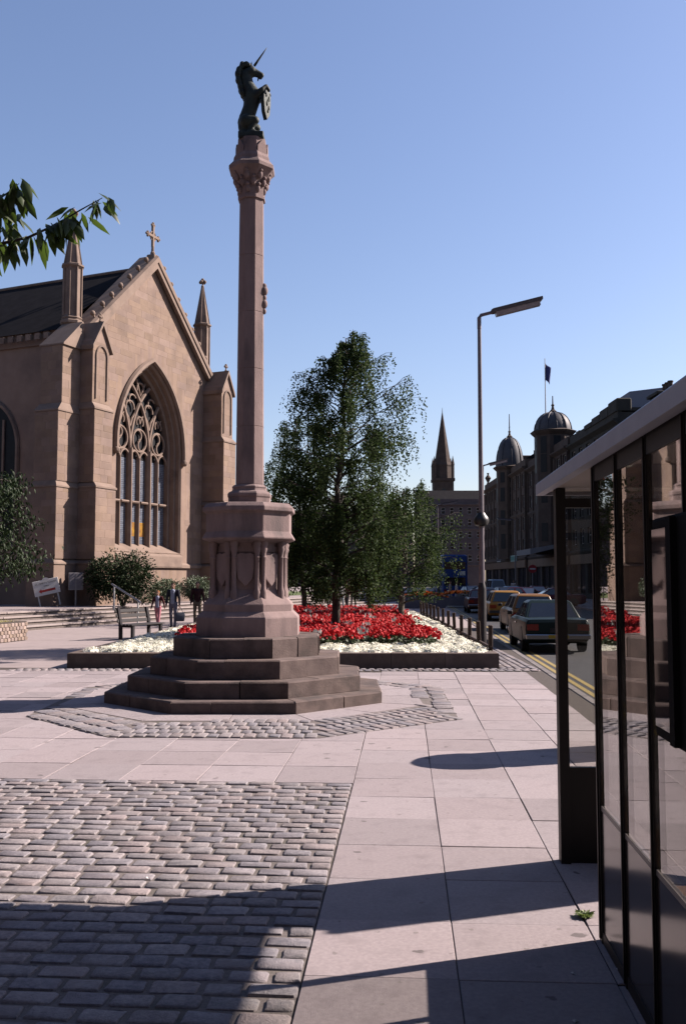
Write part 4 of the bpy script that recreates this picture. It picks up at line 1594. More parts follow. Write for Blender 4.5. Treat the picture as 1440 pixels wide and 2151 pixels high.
# the tree at the left edge, before the nave
rd = random.Random(8)
lim = []
for i in range(26):
    a = i * 2.4
    z0 = 1.0 + 3.6 * (i / 26)
    ln = (2.3 if z0 < 3.5 else 1.7) * rd.uniform(.6, 1.1)
    P = [(0, 0, z0), (math.cos(a) * ln * .5, math.sin(a) * ln * .5, z0 + .45), (math.cos(a) * ln, math.sin(a) * ln, z0 + .35 + rd.uniform(-.3, .3))]
    lim.append((P, .035, [rd.uniform(.3, 1) for _ in range(7)]))
q = at(-38, 1260, 33.5)
leafy_tree('cherry_tree', (q.x, q.y, TZ), 'leafy green tree at the left edge before the dark nave wall', lim, 12, .17, 30, leaf_mat('dark_cherry_leaves', (.007, .014, .005), (.018, .032, .010), .15, .6, spec=.15), ([(0, 0, -.05), (.05, 0, 1.5), (0, .05, 3), (.05, 0, 5)], [.13, .11, .08, .03]), .27, .42)

# ================================================================ BUS SHELTER
SH0 = PQ(.98, 4.95)
SHL = thing('bus_shelter', SH0, 'dark framed glass bus shelter with pale roof edge at right', 'bus shelter', rz=-YAW)
m_shglass = glass_mat('shelter_glass', (.86, .86, .84), .06)
m_shpanel = mat('shelter_panel', (.04, .032, .03), (.06, .048, .045), 5, .14, spec=.4)
m_shrail = mat('shelter_rail', (.16, .14, .135), None, rough=.4)
m_fascia = mat('pale_fascia', (.46, .47, .55), (.54, .54, .62), 6, .5, .1, 90)
m_soffit = mat('soffit_board', (.50, .44, .40), (.56, .5, .45), 3, .6)
ZS, ZT, ZR = .66, 2.30, 2.395
yn = -4.6
# roof
MB().box(-.03, 1.42, yn, 1.60, ZR + .004, ZR + .05).build('roof', m_soffit, SHL)
MB().cbox(-.085, -.03, yn - .03, 1.63, ZR - .02, ZR + .065, .012).build('fascia', m_fascia, SHL)
MB().cbox(1.42, 1.46, yn - .03, 1.63, ZR - .02, ZR + .065, .012).build('fascia', m_fascia, SHL)
MB().cbox(-.03, 1.42, 1.60, 1.63, ZR - .02, ZR + .064, .01).build('fascia', m_fascia, SHL)
# plaza wall: corner post, mullions, rails, panes, lower panels
ys = [0.0, -.53, -1.06, -1.6, -2.4, -3.2, -4.0, -4.55]


def post_at(y, wd=.05, name='post'):
    b_ = MB()
    b_.box(-.016, .016, y - wd / 2, y + wd / 2, 0, ZR)
    o = b_.build(name, m_darkmetal, SHL)
    MB().box(-.024, -.016, y - wd * .18, y + wd * .18, .02, ZR - .02).build('glazing_bead', m_darkmetal, o)


for i, y in enumerate(ys):
    post_at(y, .06 if i == 0 else .034, 'corner_post' if i == 0 else 'mullion')
for a, c in zip(ys[:-1], ys[1:]):
    y0, y1 = c + .018, a - .018
    if a == 0.0: y1 = -.031
    MB().box(-.006, .006, y0, y1, ZS + .015, ZT).build('glass_pane', m_shglass, SHL)
    MB().box(-.009, .009, y0, y1, .06, ZS - .009).build('lower_panel', m_shpanel, SHL)
    MB().box(-.010, .010, y0, y1, ZS - .008, ZS + .014).build('rail', m_shrail, SHL)
    MB().box(-.013, .013, y0, y1, ZT + .002, ZR).build('top_rail', m_darkmetal, SHL)
    MB().box(-.012, .012, y0, y1, .0, .058).build('bottom_rail', m_darkmetal, SHL)
# far end screen
ye = 1.355
es = MB()
es.box(.0, .062, ye - .05, ye + .05, 0, ZR)
es.build('post', m_darkmetal, SHL)
MB().box(.062, .27, ye - .02, ye + .02, 0, .60).build('lower_panel', m_darkmetal, SHL)
MB().box(.27, .30, ye - .05, ye + .05, 0, ZR).build('mullion', m_darkmetal, SHL)
MB().box(.062, .27, ye - .005, ye + .005, .60, ZT - .03).build('glass_pane', m_shglass, SHL)
MB().box(.062, 1.76, ye - .035, ye + .035, ZT - .03, ZT + .03).build('top_rail', m_darkmetal, SHL)
MB().box(.30, 1.76, ye - .035, ye + .035, 0, ZT - .03).build('poster_panel', m_darkmetal, SHL)
MB().box(.062, 1.76, ye - .005, ye + .005, ZT + .03, ZR).build('glass_pane', m_shglass, SHL)
MB().box(1.76, 1.82, ye - .05, ye + .05, 0, ZR).build('post', m_darkmetal, SHL)
MB().box(1.34, 1.40, yn + .1, yn + .2, 0, ZR).build('post', m_darkmetal, SHL)
# inner beam under the roof
MB().box(.04, 1.42, .0, .06, ZR - .12, ZR).build('beam', m_darkmetal, SHL)
# timetable case on the plaza wall
tc_ = MB()
m_caseblack = mat('case_black', (.012, .011, .012), None, rough=.85, spec=.05)
tc_.box(-.13, -.05, -2.75, -1.60, 1.27, 2.01)
case = tc_.build('timetable_case', m_caseblack, SHL, bevel=.012)
MB().box(-.138, -.131, -1.84, -1.63, 1.31, 1.97).build('glass_pane', mat('case_glass', (.02, .02, .022), None, rough=.03, spec=.7), case)
MB().box(-.15, -.131, -1.90, -1.845, 1.28, 2.0).build('frame', m_caseblack, case)
# tip-up bench rail inside
MB().cbox(.10, .34, -3.8, -.7, .46, .50, .01).build('seat', mat('seat_wood', (.16, .08, .04), (.22, .12, .06), 20, .5, stretch=(1, .1, 1)), SHL)
for yy in (-3.6, -2.2, -.9):
    MB().box(.2, .25, yy, yy + .05, 0, .46).build('seat_leg', m_darkmetal, SHL)

# unseen domed shape added behind the shelter to cast a shadow on the plaza
KK = thing('shadow_caster', (3.12, 10.25, 0), 'unseen round dark green domed shape added behind the shelter for its shadow', 'shadow caster')
m_castgreen = mat('caster_green', (.02, .05, .035), (.03, .065, .045), 6, .4)
MB().rev([(.40, 0), (.40, .1), (.37, .12), (.37, 1.36), (.42, 1.38), (.42, 1.44)], 20).build('body', m_castgreen, KK, smooth=True, angle=30)
MB().rev([(.42, 1.442), (.38, 1.52), (.27, 1.62), (.12, 1.68), (.02, 1.70)], 20).build('dome', m_castgreen, KK, smooth=True, angle=40)
MB().box(-.15, .15, -.40, -.36, .25, 1.2).build('door', m_black, KK)

# ================================================================ STREET LAMPS
def lamp(base, H, label, ang, tilt=.24, L=1.5, group='street lamps', globe=False):
    root = thing('street_lamp', base, label, 'street lamp', group)
    MB().rev([(.11, 0), (.11, 1.55), (.10, 1.62), (.075, 1.72)], 12).build('base_column', m_lampbase, root, smooth=True, angle=30)
    b_ = MB()
    b_.tube([(0, 0, 1.7), (0, 0, H * .5), (0, 0, H - .35)], [.072, .062, .05], 12)
    b_.build('pole', m_lamppole, root, smooth=True, angle=40)
    d = Vector((math.cos(ang), math.sin(ang), 0))
    up = Vector((0, 0, 1))
    ax = (d * math.cos(tilt) + up * math.sin(tilt)).normalized()
    b_ = MB()
    b_.tube([(0, 0, H - .4), (0, 0, H - .1), d * .06 + up * (H - .02), d * .14 + up * H, d * .14 + up * H + ax * .22], [.056, .056, .05, .045, .045], 10)
    b_.build('arm', m_lamppole, root, smooth=True, angle=40)
    s_ = Vector((-d.y, d.x, 0))
    nn = ax.cross(s_).normalized()
    if nn.z < 0: nn = -nn
    o0 = d * .14 + up * H + ax * .20

    def sec(t, w0, w1, h0, h1):
        c = o0 + ax * t
        return [c - s_ * w1 + nn * h1, c - s_ * w0 + nn * h0, c + s_ * w0 + nn * h0, c + s_ * w1 + nn * h1]
    b_ = MB()
    b_.loft([sec(0, .08, .10, -.03, .06), sec(.05, .13, .15, -.03, .07), sec(L - .05, .13, .15, -.03, .07), sec(L, .12, .15, -.0, .07)])
    hd = b_.build('lamp_head', m_lamphead, root)
    b_ = MB()
    b_.loft([sec(.10, .09, .12, -.14, -.032), sec(L - .10, .09, .12, -.14, -.032)])
    b_.build('diffuser', m_diff, hd)
    if globe:
        q = MB()
        zz_ = zat(1090, base[1])
        q.rev([(.10, zz_ + .16), (.12, zz_ + .12), (.19, zz_ + .03), (.21, zz_ - .06), (.17, zz_ - .16), (.09, zz_ - .2)], 14)
        q.build('loudspeaker', m_black, root, smooth=True, angle=40)
    return root


m_lamppole = mat('lamp_grey_paint', (.20, .165, .19), (.25, .21, .235), 8, .45, spec=.4)
m_lampbase = mat('lamp_base_paint', (.035, .028, .03), (.05, .042, .042), 8, .5)
m_lamphead = mat('lamp_head_metal', (.11, .10, .115), (.15, .135, .15), 8, .5)
m_diff = mat('lamp_diffuser', (.34, .30, .33), (.42, .38, .4), 8, .25, spec=.5)
g0 = gnd(1013, 1362)
lamp(g0, zat(660, g0.y), 'nearest tall grey street lamp standing at the corner of the flower bed', 0.0, .25, 1.42, globe=True)
lamp((at(1016, 1218, 60).x, 60, -.0), zat(977, 60), 'street lamp directly behind the nearest lamp, head over the parked cars', 0.0, .25, 1.3)
lamp((at(920, 1218, 91).x, 91, 0), zat(1060, 91), 'far street lamp in front of the steeple, just right of the birches', 0.0, .2, 1.6)
lamp((at(959, 1218, 140).x, 140, 0), zat(1121, 140), 'farthest street lamp with its head turned left, below the steeple', math.pi, .1, 1.6)
lamp((at(1082, 1218, 112).x, 112, 0), zat(1092, 112), 'far street lamp with head turned left before the domed corner block', math.pi, .1, 1.8)


# ================================================================ VEHICLES
def paint(name, c):
    return mat(name, c, tuple(x * 1.12 for x in c), 2, .35, spec=.15)


m_carglass = mat('car_glass', (.012, .015, .02), (.02, .024, .03), 1, .04, spec=.8)
m_tyre = mat('tyre_rubber', (.012, .012, .012), (.02, .02, .02), 20, .9)
m_rim = mat('wheel_metal', (.38, .38, .39), (.45, .45, .46), 9, .35, metal=.7)
m_chrome = mat('chrome', (.62, .62, .64), None, rough=.12, metal=1.0)
m_tail = mat('tail_lamp_red', (.22, .008, .006), (.3, .02, .01), 20, .15, spec=.6)
m_amber = mat('indicator_amber', (.6, .2, .02), None, rough=.2)
m_plate = mat('number_plate', (.5, .36, .04), None, rough=.4)
m_headl = mat('headlamp_glass', (.6, .62, .62), None, rough=.08, spec=.8)


def car(loc, rz, label, color, style='saloon', name='parked_car', cat='car', group='cars parked along the kerb', W=.86, Lh=2.15):
    root = thing(name, loc, label, cat, group, rz)
    P = paint(color[0], color[1])
    top = {'saloon': (-1.30, -.78, .20, .98, 1.36), 'estate': (-2.02, -1.86, .20, .98, 1.40), 'hatch': (-1.75, -1.25, .15, .90, 1.38), 'van': (-2.0, -1.95, .9, 1.35, 1.95)}[style]
    deck = .90 if style != 'van' else 1.05

    def sec(y, zb, zt, w_):
        return [(-w_ * .90, y, zb), (w_ * .90, y, zb), (w_ * .985, y, zb + .10), (w_, y, zb + (zt - zb) * .55), (w_ * .97, y, zt - .08), (w_ * .90, y, zt), (0, y, zt + .015), (-w_ * .90, y, zt), (-w_ * .97, y, zt - .08), (-w_, y, zb + (zt - zb) * .55), (-w_ * .985, y, zb + .10)]
    b_ = MB()
    st = [(-Lh, .42, deck - .10, W * .93), (-Lh + .05, .32, deck - .02, W * .97), (-Lh + .3, .25, deck, W), (-1.0, .20, deck + .01, W), (.9, .20, deck, W), (1.5, .20, deck - .06, W), (Lh - .25, .24, deck - .13, W * .98), (Lh - .04, .32, deck - .18, W * .95), (Lh, .42, deck - .26, W * .90)]
    b_.loft([sec(*s_) for s_ in st])
    body = b_.build('body', P, root, smooth=True, angle=28, bevel=.02)
    y0, y1, y2, y3, zr = top
    wb, wt = W * .88, W * .68
    zb = deck - .02
    cab = MB()
    R0 = [(-wb, y0, zb), (wb, y0, zb), (wb, y3, zb), (-wb, y3, zb)]
    R1 = [(-wt, y1, zr - .05), (wt, y1, zr - .05), (wt, y2, zr - .05), (-wt, y2, zr - .05)]
    R2 = [(-wt * .86, y1 + .10, zr), (wt * .86, y1 + .10, zr), (wt * .86, y2 - .14, zr), (-wt * .86, y2 - .14, zr)]
    cab.loft([R0, R1, R2])
    cabin = cab.build('cabin', P, body, smooth=True, angle=20, bevel=.03)

    def win(q, shr, nm):
        q = [Vector(p) for p in q]
        c = sum(q, Vector()) / 4
        n_ = (q[1] - q[0]).cross(q[3] - q[0]).normalized()
        qq = [c + (p - c) * shr + n_ * .006 for p in q]
        qq = [q[0].lerp(q[2], .5) * 0 + p for p in qq]
        MB().add(qq + [p - n_ * .004 for p in qq], [(0, 1, 2, 3), (4, 7, 6, 5), (0, 4, 5, 1), (1, 5, 6, 2), (2, 6, 7, 3), (3, 7, 4, 0)]).build(nm, m_carglass, cabin)
    win([R0[0], R0[1], R1[1], R1[0]], .86, 'rear_window')
    win([R0[2], R0[3], R1[3], R1[2]], .86, 'windscreen')
    for sg in (0, 1):
        A0, A1 = (Vector(R0[1]), Vector(R0[2])) if sg else (Vector(R0[3]), Vector(R0[0]))
        B0, B1 = (Vector(R1[1]), Vector(R1[2])) if sg else (Vector(R1[3]), Vector(R1[0]))
        for t0, t1 in ((.04, .50), (.52, .96)):
            a, c, d, e = A0.lerp(A1, t0), A0.lerp(A1, t1), B0.lerp(B1, t1), B0.lerp(B1, t0)
            win([a, c, d, e], .86, 'side_window')
    for sx in (-1, 1):
        for yy in (-1.28, 1.30):
            wl = thing_part('wheel', root)
            wl.location = (sx * (W - .10), yy, .30)
            MB_t = MB(); MB_t.M = Matrix.Rotation(math.pi / 2, 4, 'Y')
            MB_t.rev([(.20, -.09), (.29, -.095), (.305, -.06), (.305, .06), (.29, .095), (.20, .09)], 18)
            MB_t.build('tyre', m_tyre, wl, smooth=True, angle=40)
            q = MB(); q.M = Matrix.Rotation(math.pi / 2, 4, 'Y')
            q.rev([(.05, .07 * sx), (.2, .075 * sx), (.21, .02 * sx), (.21, -.02 * sx)] if sx > 0 else [(.21, .02), (.21, -.02), (.2, -.075), (.05, -.07)], 14)
            q.build('rim', m_rim, wl, smooth=True, angle=40)
            q = MB()
            q.M = Matrix.Translation((sx * (W + .003), yy, .30)) @ Matrix.Rotation(sx * math.pi / 2, 4, 'Z')
            q.prism_y([(.37 * math.cos(a * math.pi / 10), .37 * math.sin(a * math.pi / 10)) for a in range(11)][::1], -.004, .004)
            q.build('wheel_arch', m_black, body)
        x0, x1 = sorted((sx * W * .58, sx * W * .93))
        MB().box(x0, x1, -Lh - .012, -Lh + .04, deck - .30, deck - .14).build('tail_lamp', m_tail, body)
        MB().box(x0, x1, Lh - .04, Lh + .012, deck - .42, deck - .28).build('headlamp', m_headl, body)
        MB().cbox(sx * W - .02 if sx > 0 else -W - .14, sx * W + .14 if sx > 0 else -W + .02, .72, .80, deck + .02, deck + .13, .02).build('mirror', m_black, body)
        MB().box(sx * W - .004 if sx > 0 else -W - .012, sx * W + .012 if sx > 0 else -W + .004, -.15, .02, deck - .18, deck - .14).build('door_handle', m_chrome, body)
    for sgn in (-1, 1):
        ya, yb_ = sorted((sgn * (Lh - .02), sgn * (Lh + .09)))
        MB().cbox(-W * .97, W * .97, ya, yb_, .38, .50, .02).build('bumper', m_chrome if style == 'saloon' else m_black, body)
    MB().box(-.26, .26, -Lh - .10, -Lh - .093, .40, .49).build('number_plate', m_plate, body)
    MB().box(-.20, .20, -Lh - .01, -Lh + .01, .54, .66).build('boot_panel', m_black, body)
    return root


def thing_part(name, parent):
    o = bpy.data.objects.new(name, None)
    o.empty_display_size = .1
    COL.objects.link(o)
    o.parent = parent
    return o


def streetpos(u, Y):
    p = at(u, 1218, Y)
    return (p.x, Y, -.12)


p = streetpos(1176, 25.0)
car((p[0] + .05, 27.1, -.12), -YAW, 'nearest parked car, dark green saloon seen from behind', ('dark_green_paint', (.013, .028, .028)), 'saloon')
car((at(1112, 1218, 33.8).x + .3, 36.0, -.12), -YAW, 'tan brown parked estate car just ahead of the dark green saloon', ('tan_brown_paint', (.30, .15, .05)), 'estate')
car((at(1045, 1218, 44).x + .6, 46.4, -.12), -YAW, 'ochre parked hatchback, third in the row from the shelter', ('ochre_paint', (.42, .22, .05)), 'estate')
car((at(1012, 1218, 56).x, 57, -.12), -YAW, 'maroon parked car behind the nearest lamp column', ('maroon_paint', (.09, .02, .025)), 'saloon')
G2 = 'vehicles driving in the distance'
car((at(1042, 1218, 98).x, 98, -.12), math.pi, 'pale blue-white van driving towards the viewer far down the street', ('pale_van_paint', (.5, .58, .68)), 'van', 'van', 'van', G2)
car((at(1104, 1218, 70).x, 70, -.12), math.pi + .5, 'small red car on the far side of the street', ('bright_red_paint', (.45, .04, .05)), 'hatch', 'driving_car', 'car', G2)
car((at(1075, 1218, 84).x, 84, -.12), math.pi + .1, 'pale blue car behind the small red car', ('pale_blue_paint', (.28, .36, .46)), 'saloon', 'driving_car', 'car', G2)
car((at(1158, 1218, 66).x, 66, -.12), math.pi / 2, 'dark crimson car crossing at the right beside the shelter post', ('crimson_paint', (.12, .015, .03)), 'saloon', 'driving_car', 'car', G2)
car((at(990, 1218, 88).x, 88, -.12), math.pi + .2, 'dark blue car far off left of the lamp column', ('navy_paint', (.03, .04, .09)), 'saloon', 'driving_car', 'car', G2)

car((at(1003, 1218, 66).x + .6, 67, -.12), -YAW, 'silver-grey parked car beyond the maroon one', ('silver_paint', (.3, .3, .33)), 'hatch')
car((at(998, 1218, 77).x + .4, 77, -.12), -YAW, 'black parked car farthest along the kerb', ('black_car_paint', (.02, .02, .025)), 'saloon')
car((at(1128, 1218, 88).x, 88, -.12), math.pi, 'dark red car behind the small red car, near the entrance canopy', ('dark_red_paint', (.16, .02, .03)), 'saloon', 'driving_car', 'car', G2)
car((at(1060, 1218, 74).x, 74, -.12), math.pi + .15, 'brown car left of the small red car', ('brown_paint', (.12, .06, .035)), 'saloon', 'driving_car', 'car', G2)
# blue double-deck bus
q = at(955, 1218, 92)
BUS = thing('bus', (q.x, 92, -.12), 'blue double-deck bus far down the street below the steeple', 'bus')
m_busblue = paint('bus_blue_paint', (.02, .07, .28))
MB().cbox(-1.22, 1.22, 0, 9.2, .35, 4.35, .14).build('body', m_busblue, BUS)
for (z0, z1) in ((1.35, 2.15), (2.95, 3.65)):
    MB().box(-1.02, 1.02, -.02, .02, z0, z1).build('rear_window', m_carglass, BUS)
    for k in range(6):
        for sx in (-1, 1):
            MB().box(sx * 1.225 - .01, sx * 1.225 + .01, .4 + k * 1.42, 1.65 + k * 1.42, z0, z1).build('side_window', m_carglass, BUS)
for sx in (-1, 1):
    MB().box(sx * .95 - .12, sx * .95 + .12, -.03, .02, .75, 1.0).build('tail_lamp', m_tail, BUS)
    for yy in (1.8, 7.2):
        q = MB(); q.M = Matrix.Translation((sx * 1.1, yy, .48)) @ Matrix.Rotation(math.pi / 2, 4, 'Y')
        q.rev([(.3, -.15), (.48, -.15), (.48, .15), (.3, .15)], 16)
        q.build('wheel', m_tyre, BUS)
MB().box(.45, 1.0, -.03, .02, 2.35, 2.75).build('route_board', m_white, BUS)


# ================================================================ BUILDINGS
def wall_openings(b_, x0, x1, z0, z1, ops, t=.35):
    """front wall (y 0..t) with rectangular openings [(xa, xb, za, zb)] in rows"""
    rows = sorted(set((o[2], o[3]) for o in ops))
    z = z0
    for (za, zb_) in rows:
        if za > z: b_.box(x0, x1, 0, t, z, za)
        x = x0
        for o in sorted(o for o in ops if o[2] == za):
            if o[0] > x: b_.box(x, o[0], 0, t, za, zb_)
            x = o[1]
        if x1 > x: b_.box(x, x1, 0, t, za, zb_)
        z = zb_
    if z1 > z: b_.box(x0, x1, 0, t, z, z1)


m_bstone = [mat('soot_stone_a', (.11, .08, .065), (.16, .115, .09), .9, .95, .3, 8), mat('soot_stone_b', (.085, .062, .055), (.125, .095, .08), .9, .95, .3, 8), mat('soot_stone_c', (.05, .05, .045), (.08, .075, .065), .9, .95, .3, 8), mat('soot_stone_d', (.125, .10, .11), (.17, .14, .145), .5, .95, .3, 8)]
m_bframe = mat('sash_white', (.5, .48, .47), None, rough=.5)
m_shopdark = mat('shop_glass', (.02, .02, .025), (.04, .038, .045), .6, .08, spec=.6)
m_shopfasc = mat('shop_fascia', (.18, .10, .06), (.24, .14, .08), .8, .6)


def building(loc, rz, Wd, D, H, floors, bays, label, stone, ground=4.6, shops=True, name='building', roof='flat', winw=.46, top_gap=1.2, lights=0, seed=0):
    rd = random.Random(seed)
    root = thing(name, loc, label, 'building', None, rz)
    ops = []
    fh = (H - ground - top_gap) / floors
    bw = Wd / bays
    for f in range(floors):
        for k in range(bays):
            xc = (k + .5) * bw
            ww = bw * winw * .5
            za = ground + f * fh + fh * .25
            ops.append((xc - ww, xc + ww, za, za + fh * .58))
    shop = []
    if shops:
        nb = max(2, bays // 2)
        for k in range(nb):
            shop.append((k * Wd / nb + .45, (k + 1) * Wd / nb - .45, .5, ground - 1.3))
    b_ = MB()
    wall_openings(b_, 0, Wd, 0, H, ops + shop)
    b_.box(0, .35, .35, D, 0, H)
    b_.box(Wd - .35, Wd, .35, D, 0, H)
    b_.box(.35, Wd - .35, D - .35, D, 0, H)
    wall = b_.build('wall', stone, root)
    fme, pme = {}, None
    fr = MB()
    ww, wh = bw * winw * .5, fh * .58
    fr.box(-ww, -ww + .09, .16, .24, 0, wh); fr.box(ww - .09, ww, .16, .24, 0, wh)
    fr.box(-ww + .09, ww - .09, .16, .24, 0, .09); fr.box(-ww + .09, ww - .09, .16, .24, wh - .09, wh); fr.box(-ww + .09, ww - .09, .17, .23, wh * .48, wh * .48 + .08)
    fme = fr.mesh('window', m_bframe)
    pme = MB().box(-ww + .09, ww - .09, .19, .21, .09, wh - .09).mesh('pane', m_carglass)
    sme = MB().box(-ww - .12, ww + .12, -.10, .16, -.16, -.002).mesh('sill', stone)
    for o in ops:
        w_ = link('window', fme, root, ((o[0] + o[1]) / 2, 0, o[2]))
        link('pane', pme, w_)
        link('sill', sme, w_)
    for o in shop:
        w_ = MB().box(o[0] + .01, o[1] - .01, .2, .24, o[2], o[3]).build('shop_window', m_shopdark, root)
        MB().box(o[0] + (o[1] - o[0]) * .5 - .06, o[0] + (o[1] - o[0]) * .5 + .06, .10, .2, o[2], o[3]).build('mullion', m_black, w_)
    if shops:
        MB().box(0, Wd, -.18, -.002, ground - 1.25, ground - .35).build('shop_fascia', m_shopfasc, root)
    for zc_, pr in ((ground - .1, .25), (ground + fh * max(1, floors - 2) - .02, .18), (H - top_gap + .1, .45)):
        MB().prism_x([(-.003, zc_ - .3), (-pr * .5, zc_ - .15), (-pr, zc_), (-pr, zc_ + .14), (-.003, zc_ + .22)][::-1], -.1, Wd + .1).build('cornice', stone, root)
    if roof == 'flat':
        MB().box(0, Wd, .35, D, H - .4, H - .3).build('roof', m_slate, root)
    else:
        MB().prism_x([(.1, H + .002), (D - .1, H + .002), (D * .72, H + roof), (D * .28, H + roof)], .02, Wd - .02).build('roof', m_slate, root)
    return root


def dome_turret(parent, x, y, r, z0, zc, zd, label, stone, ribs=8, fin=3.0, windows=()):
    b_ = MB()
    b_.rev([(r, z0), (r, zc - .5), (r + .3, zc - .2), (r + .45, zc), (r + .1, zc + .15)], 8, x, y, apothem=True)
    t = b_.build('turret', stone, parent)
    prof = []
    for i in range(9):
        a = i / 8
        prof.append(((r + .08) * math.cos(a * math.pi / 2) ** .75 + .04, zc + .12 + (zd - zc) * (math.sin(a * math.pi / 2) ** 1.15)))
    d = MB().rev(prof, 16, x, y).build('dome', mat('lead_dome', (.06, .06, .075), (.10, .10, .12), .8, .6, spec=.2), t, smooth=True, angle=60)
    rb = MB()
    for k in range(ribs):
        a = k * 2 * math.pi / ribs
        rb.tube([(x + p[0] * 1.01 * math.cos(a), y + p[0] * 1.01 * math.sin(a), p[1]) for p in prof], .07, 5)
    rb.build('dome_rib', MATS['lead_dome'], t)
    f = MB()
    f.rev([(.30, zd), (.42, zd + .25), (.2, zd + .45), (.12, zd + .8), (.2, zd + .95), (.08, zd + 1.1), (.05, zd + fin)], 8, x, y)
    f.build('finial', stone, t)
    for (za, h_) in windows:
        for k in range(8):
            a = k * math.pi / 4
            q = MB(); q.M = Matrix.Translation((x, y, 0)) @ Matrix.Rotation(a, 4, 'Z')
            q.box(-r * .2, r * .2, -r - .03, -r + .1, za, za + h_)
            q.build('window', darkglass, t)
    return t


FX = 23.2
A = building((FX - .5, 152, 0), -math.pi / 2, 34, 14, zat(1003, 140), 4, 11, 'soot-dark corner block with two domed turrets at the bend of the street', m_bstone[0], seed=1, roof=2.5)
t1 = dome_turret(A, 22, .2, 1.75, 4.6, zat(982, 130), zat(921, 130), '', m_bstone[0], 8, 3.4, ((6.0, 2.0), (9.2, 2.0), (12.4, 1.9), (15.0, 1.4)))
# vane on the first dome
zv = zat(900, 130)
MB().box(21.6, 22.4, .17, .23, zv + .1, zv + .2).build('vane', m_black, t1)
B = building((FX - .2, 117.8, 0), -math.pi / 2, 21, 14, zat(948, 108), 4, 7, 'sooty block with a flag on its ribbed dome, right of the first dome', m_bstone[1], seed=2, roof=1.5)
t2 = dome_turret(B, 12.6, .4, 1.95, 4.6, zat(907, 105), zat(868, 105), '', m_bstone[1], 12, 2.0, ((6.0, 2.0), (10.2, 2.0), (13.6, 2.0), (zat(955, 105), 1.9)))
fl = thing('flag', (FX - .2 - .4, 105.2, zat(868, 105)), 'blue flag hanging on a tall white pole above the ribbed dome', 'flag')
MB().tube([(0, 0, 0), (0, 0, zat(752, 105) - zat(868, 105))], [.07, .04], 8).build('pole', m_white, fl)
zf = zat(762, 105) - zat(868, 105)
g = MB()
rows_ = []
for i in range(7):
    t = i / 6
    rows_.append([(.03 + .62 * s_ * (1 - .25 * t) + .0, .14 * math.sin(s_ * 5 + t * 2), zf - 1.85 * t - .55 * s_) for s_ in (0, .25, .5, .75, 1)])
g.loft(rows_, caps=False, closed=False)
fo = g.build('cloth', mat('flag_blue', (.05, .06, .2), (.09, .1, .3), 2, .9), fl, smooth=True)
so = fo.modifiers.new('s', 'SOLIDIFY'); so.thickness = .012
C_ = building((FX, 96.7, 0), -math.pi / 2, 17, 14, zat(903, 92), 4, 6, 'dark block under the shelter roof edge, right of the flag dome', m_bstone[2], seed=3)
D_ = building((FX + .3, 79.5, 0), -math.pi / 2, 26, 14, 14.4, 4, 9, 'nearest dark block across the street with pale roof hut and chimney', m_bstone[2], seed=4)
# roof hut, chimneys and balustrade on the near block
def lx(Y): return (79.5 - Y)


z0 = 14.4
hut = MB()
ya, yb_ = lx(85), lx(76)
C2 = MB()
hh = C_
zc0 = zat(903, 92)
hut.prism_x([(2.0, zc0 - .5), (6, zc0 - .5), (6, zc0 + 2.1), (2.0, zc0 + 1.5)], 6.5, 9.4)
hut.prism_x([(1.9, zc0 - .5), (6, zc0 - .5), (6, zc0 + 2.4), (1.9, zc0 + 1.9)], 9.42, 14.2)
hut.build('roof_hut', mat('hut_grey', (.28, .3, .38), None, rough=.8), C_)
cst = MB()
cst.cbox(4.2, 6.4, 1.0, 3.2, z0 - .6, z0 + 1.8, .1)
cst.cbox(4.0, 6.6, .8, 3.4, z0 + 1.802, z0 + 2.05, .05)
ch = cst.build('chimney', m_bstone[2], D_)
for k in range(3):
    MB().rev([(.22, z0 + 2.05), (.18, z0 + 2.8), (.24, z0 + 2.85), (.22, z0 + 2.95)], 8, 4.6 + k * .65, 2.1).build('chimney_pot', m_bstone[1], ch)
bal = MB()
for k in range(24):
    bal.rev([(.10, z0), (.14, z0 + .3), (.07, z0 + .6), (.12, z0 + .9)], 6, 7.2 + k * .42, .3)
bal.box(6.9, 17.5, .15, .45, z0 + .9, z0 + 1.1)
bal.build('balustrade', m_bstone[2], D_)
# stepped parapet pieces on block C
for k in range(4):
    MB().cbox(6 + k * 2.8, 8.7 + k * 2.8, -.1, 1.2, zat(903, 92) - .3, zat(903, 92) + .2 * (k + 1), .1).build('parapet', m_bstone[2], C_)
# canopy over an entrance of block B
cn = MB()
cn.prism_x([(-3.2, 4.5), (-.2, 5.2), (-.2, 5.6), (-3.2, 5.1)][::-1], 9.0, 17.0)
cn.build('entrance_canopy', mat('canopy_glass', (.30, .31, .34), (.38, .38, .4), 1, .3), B)
# signs on block A
for (x0, x1, z0_, z1_, nm, c1, c2) in ((13.2, 16.2, 4.35, 5.0, 'dark_sign', (.05, .05, .07), (.6, .6, .6)), (24.5, 28.5, 4.2, 5.0, 'green_sign', (.10, .32, .28), (.45, .6, .55))):
    s_ = MB().box(x0, x1, -.30, -.185, z0_, z1_).build('shop_sign', mat(nm + '_edge', c2, None, rough=.5), A)
    MB().box(x0 + .14, x1 - .14, -.32, -.302, z0_ + .14, z1_ - .14).build('sign_face', mat(nm, c1, None, rough=.5), s_)
for k in range(2):
    MB().box(14.2 + k * .0, 15.6, -.36, -.302, 8.2, 9.5).build('wall_sign', mat('pale_green_sign', (.25, .42, .36), None), A) if k == 0 else None

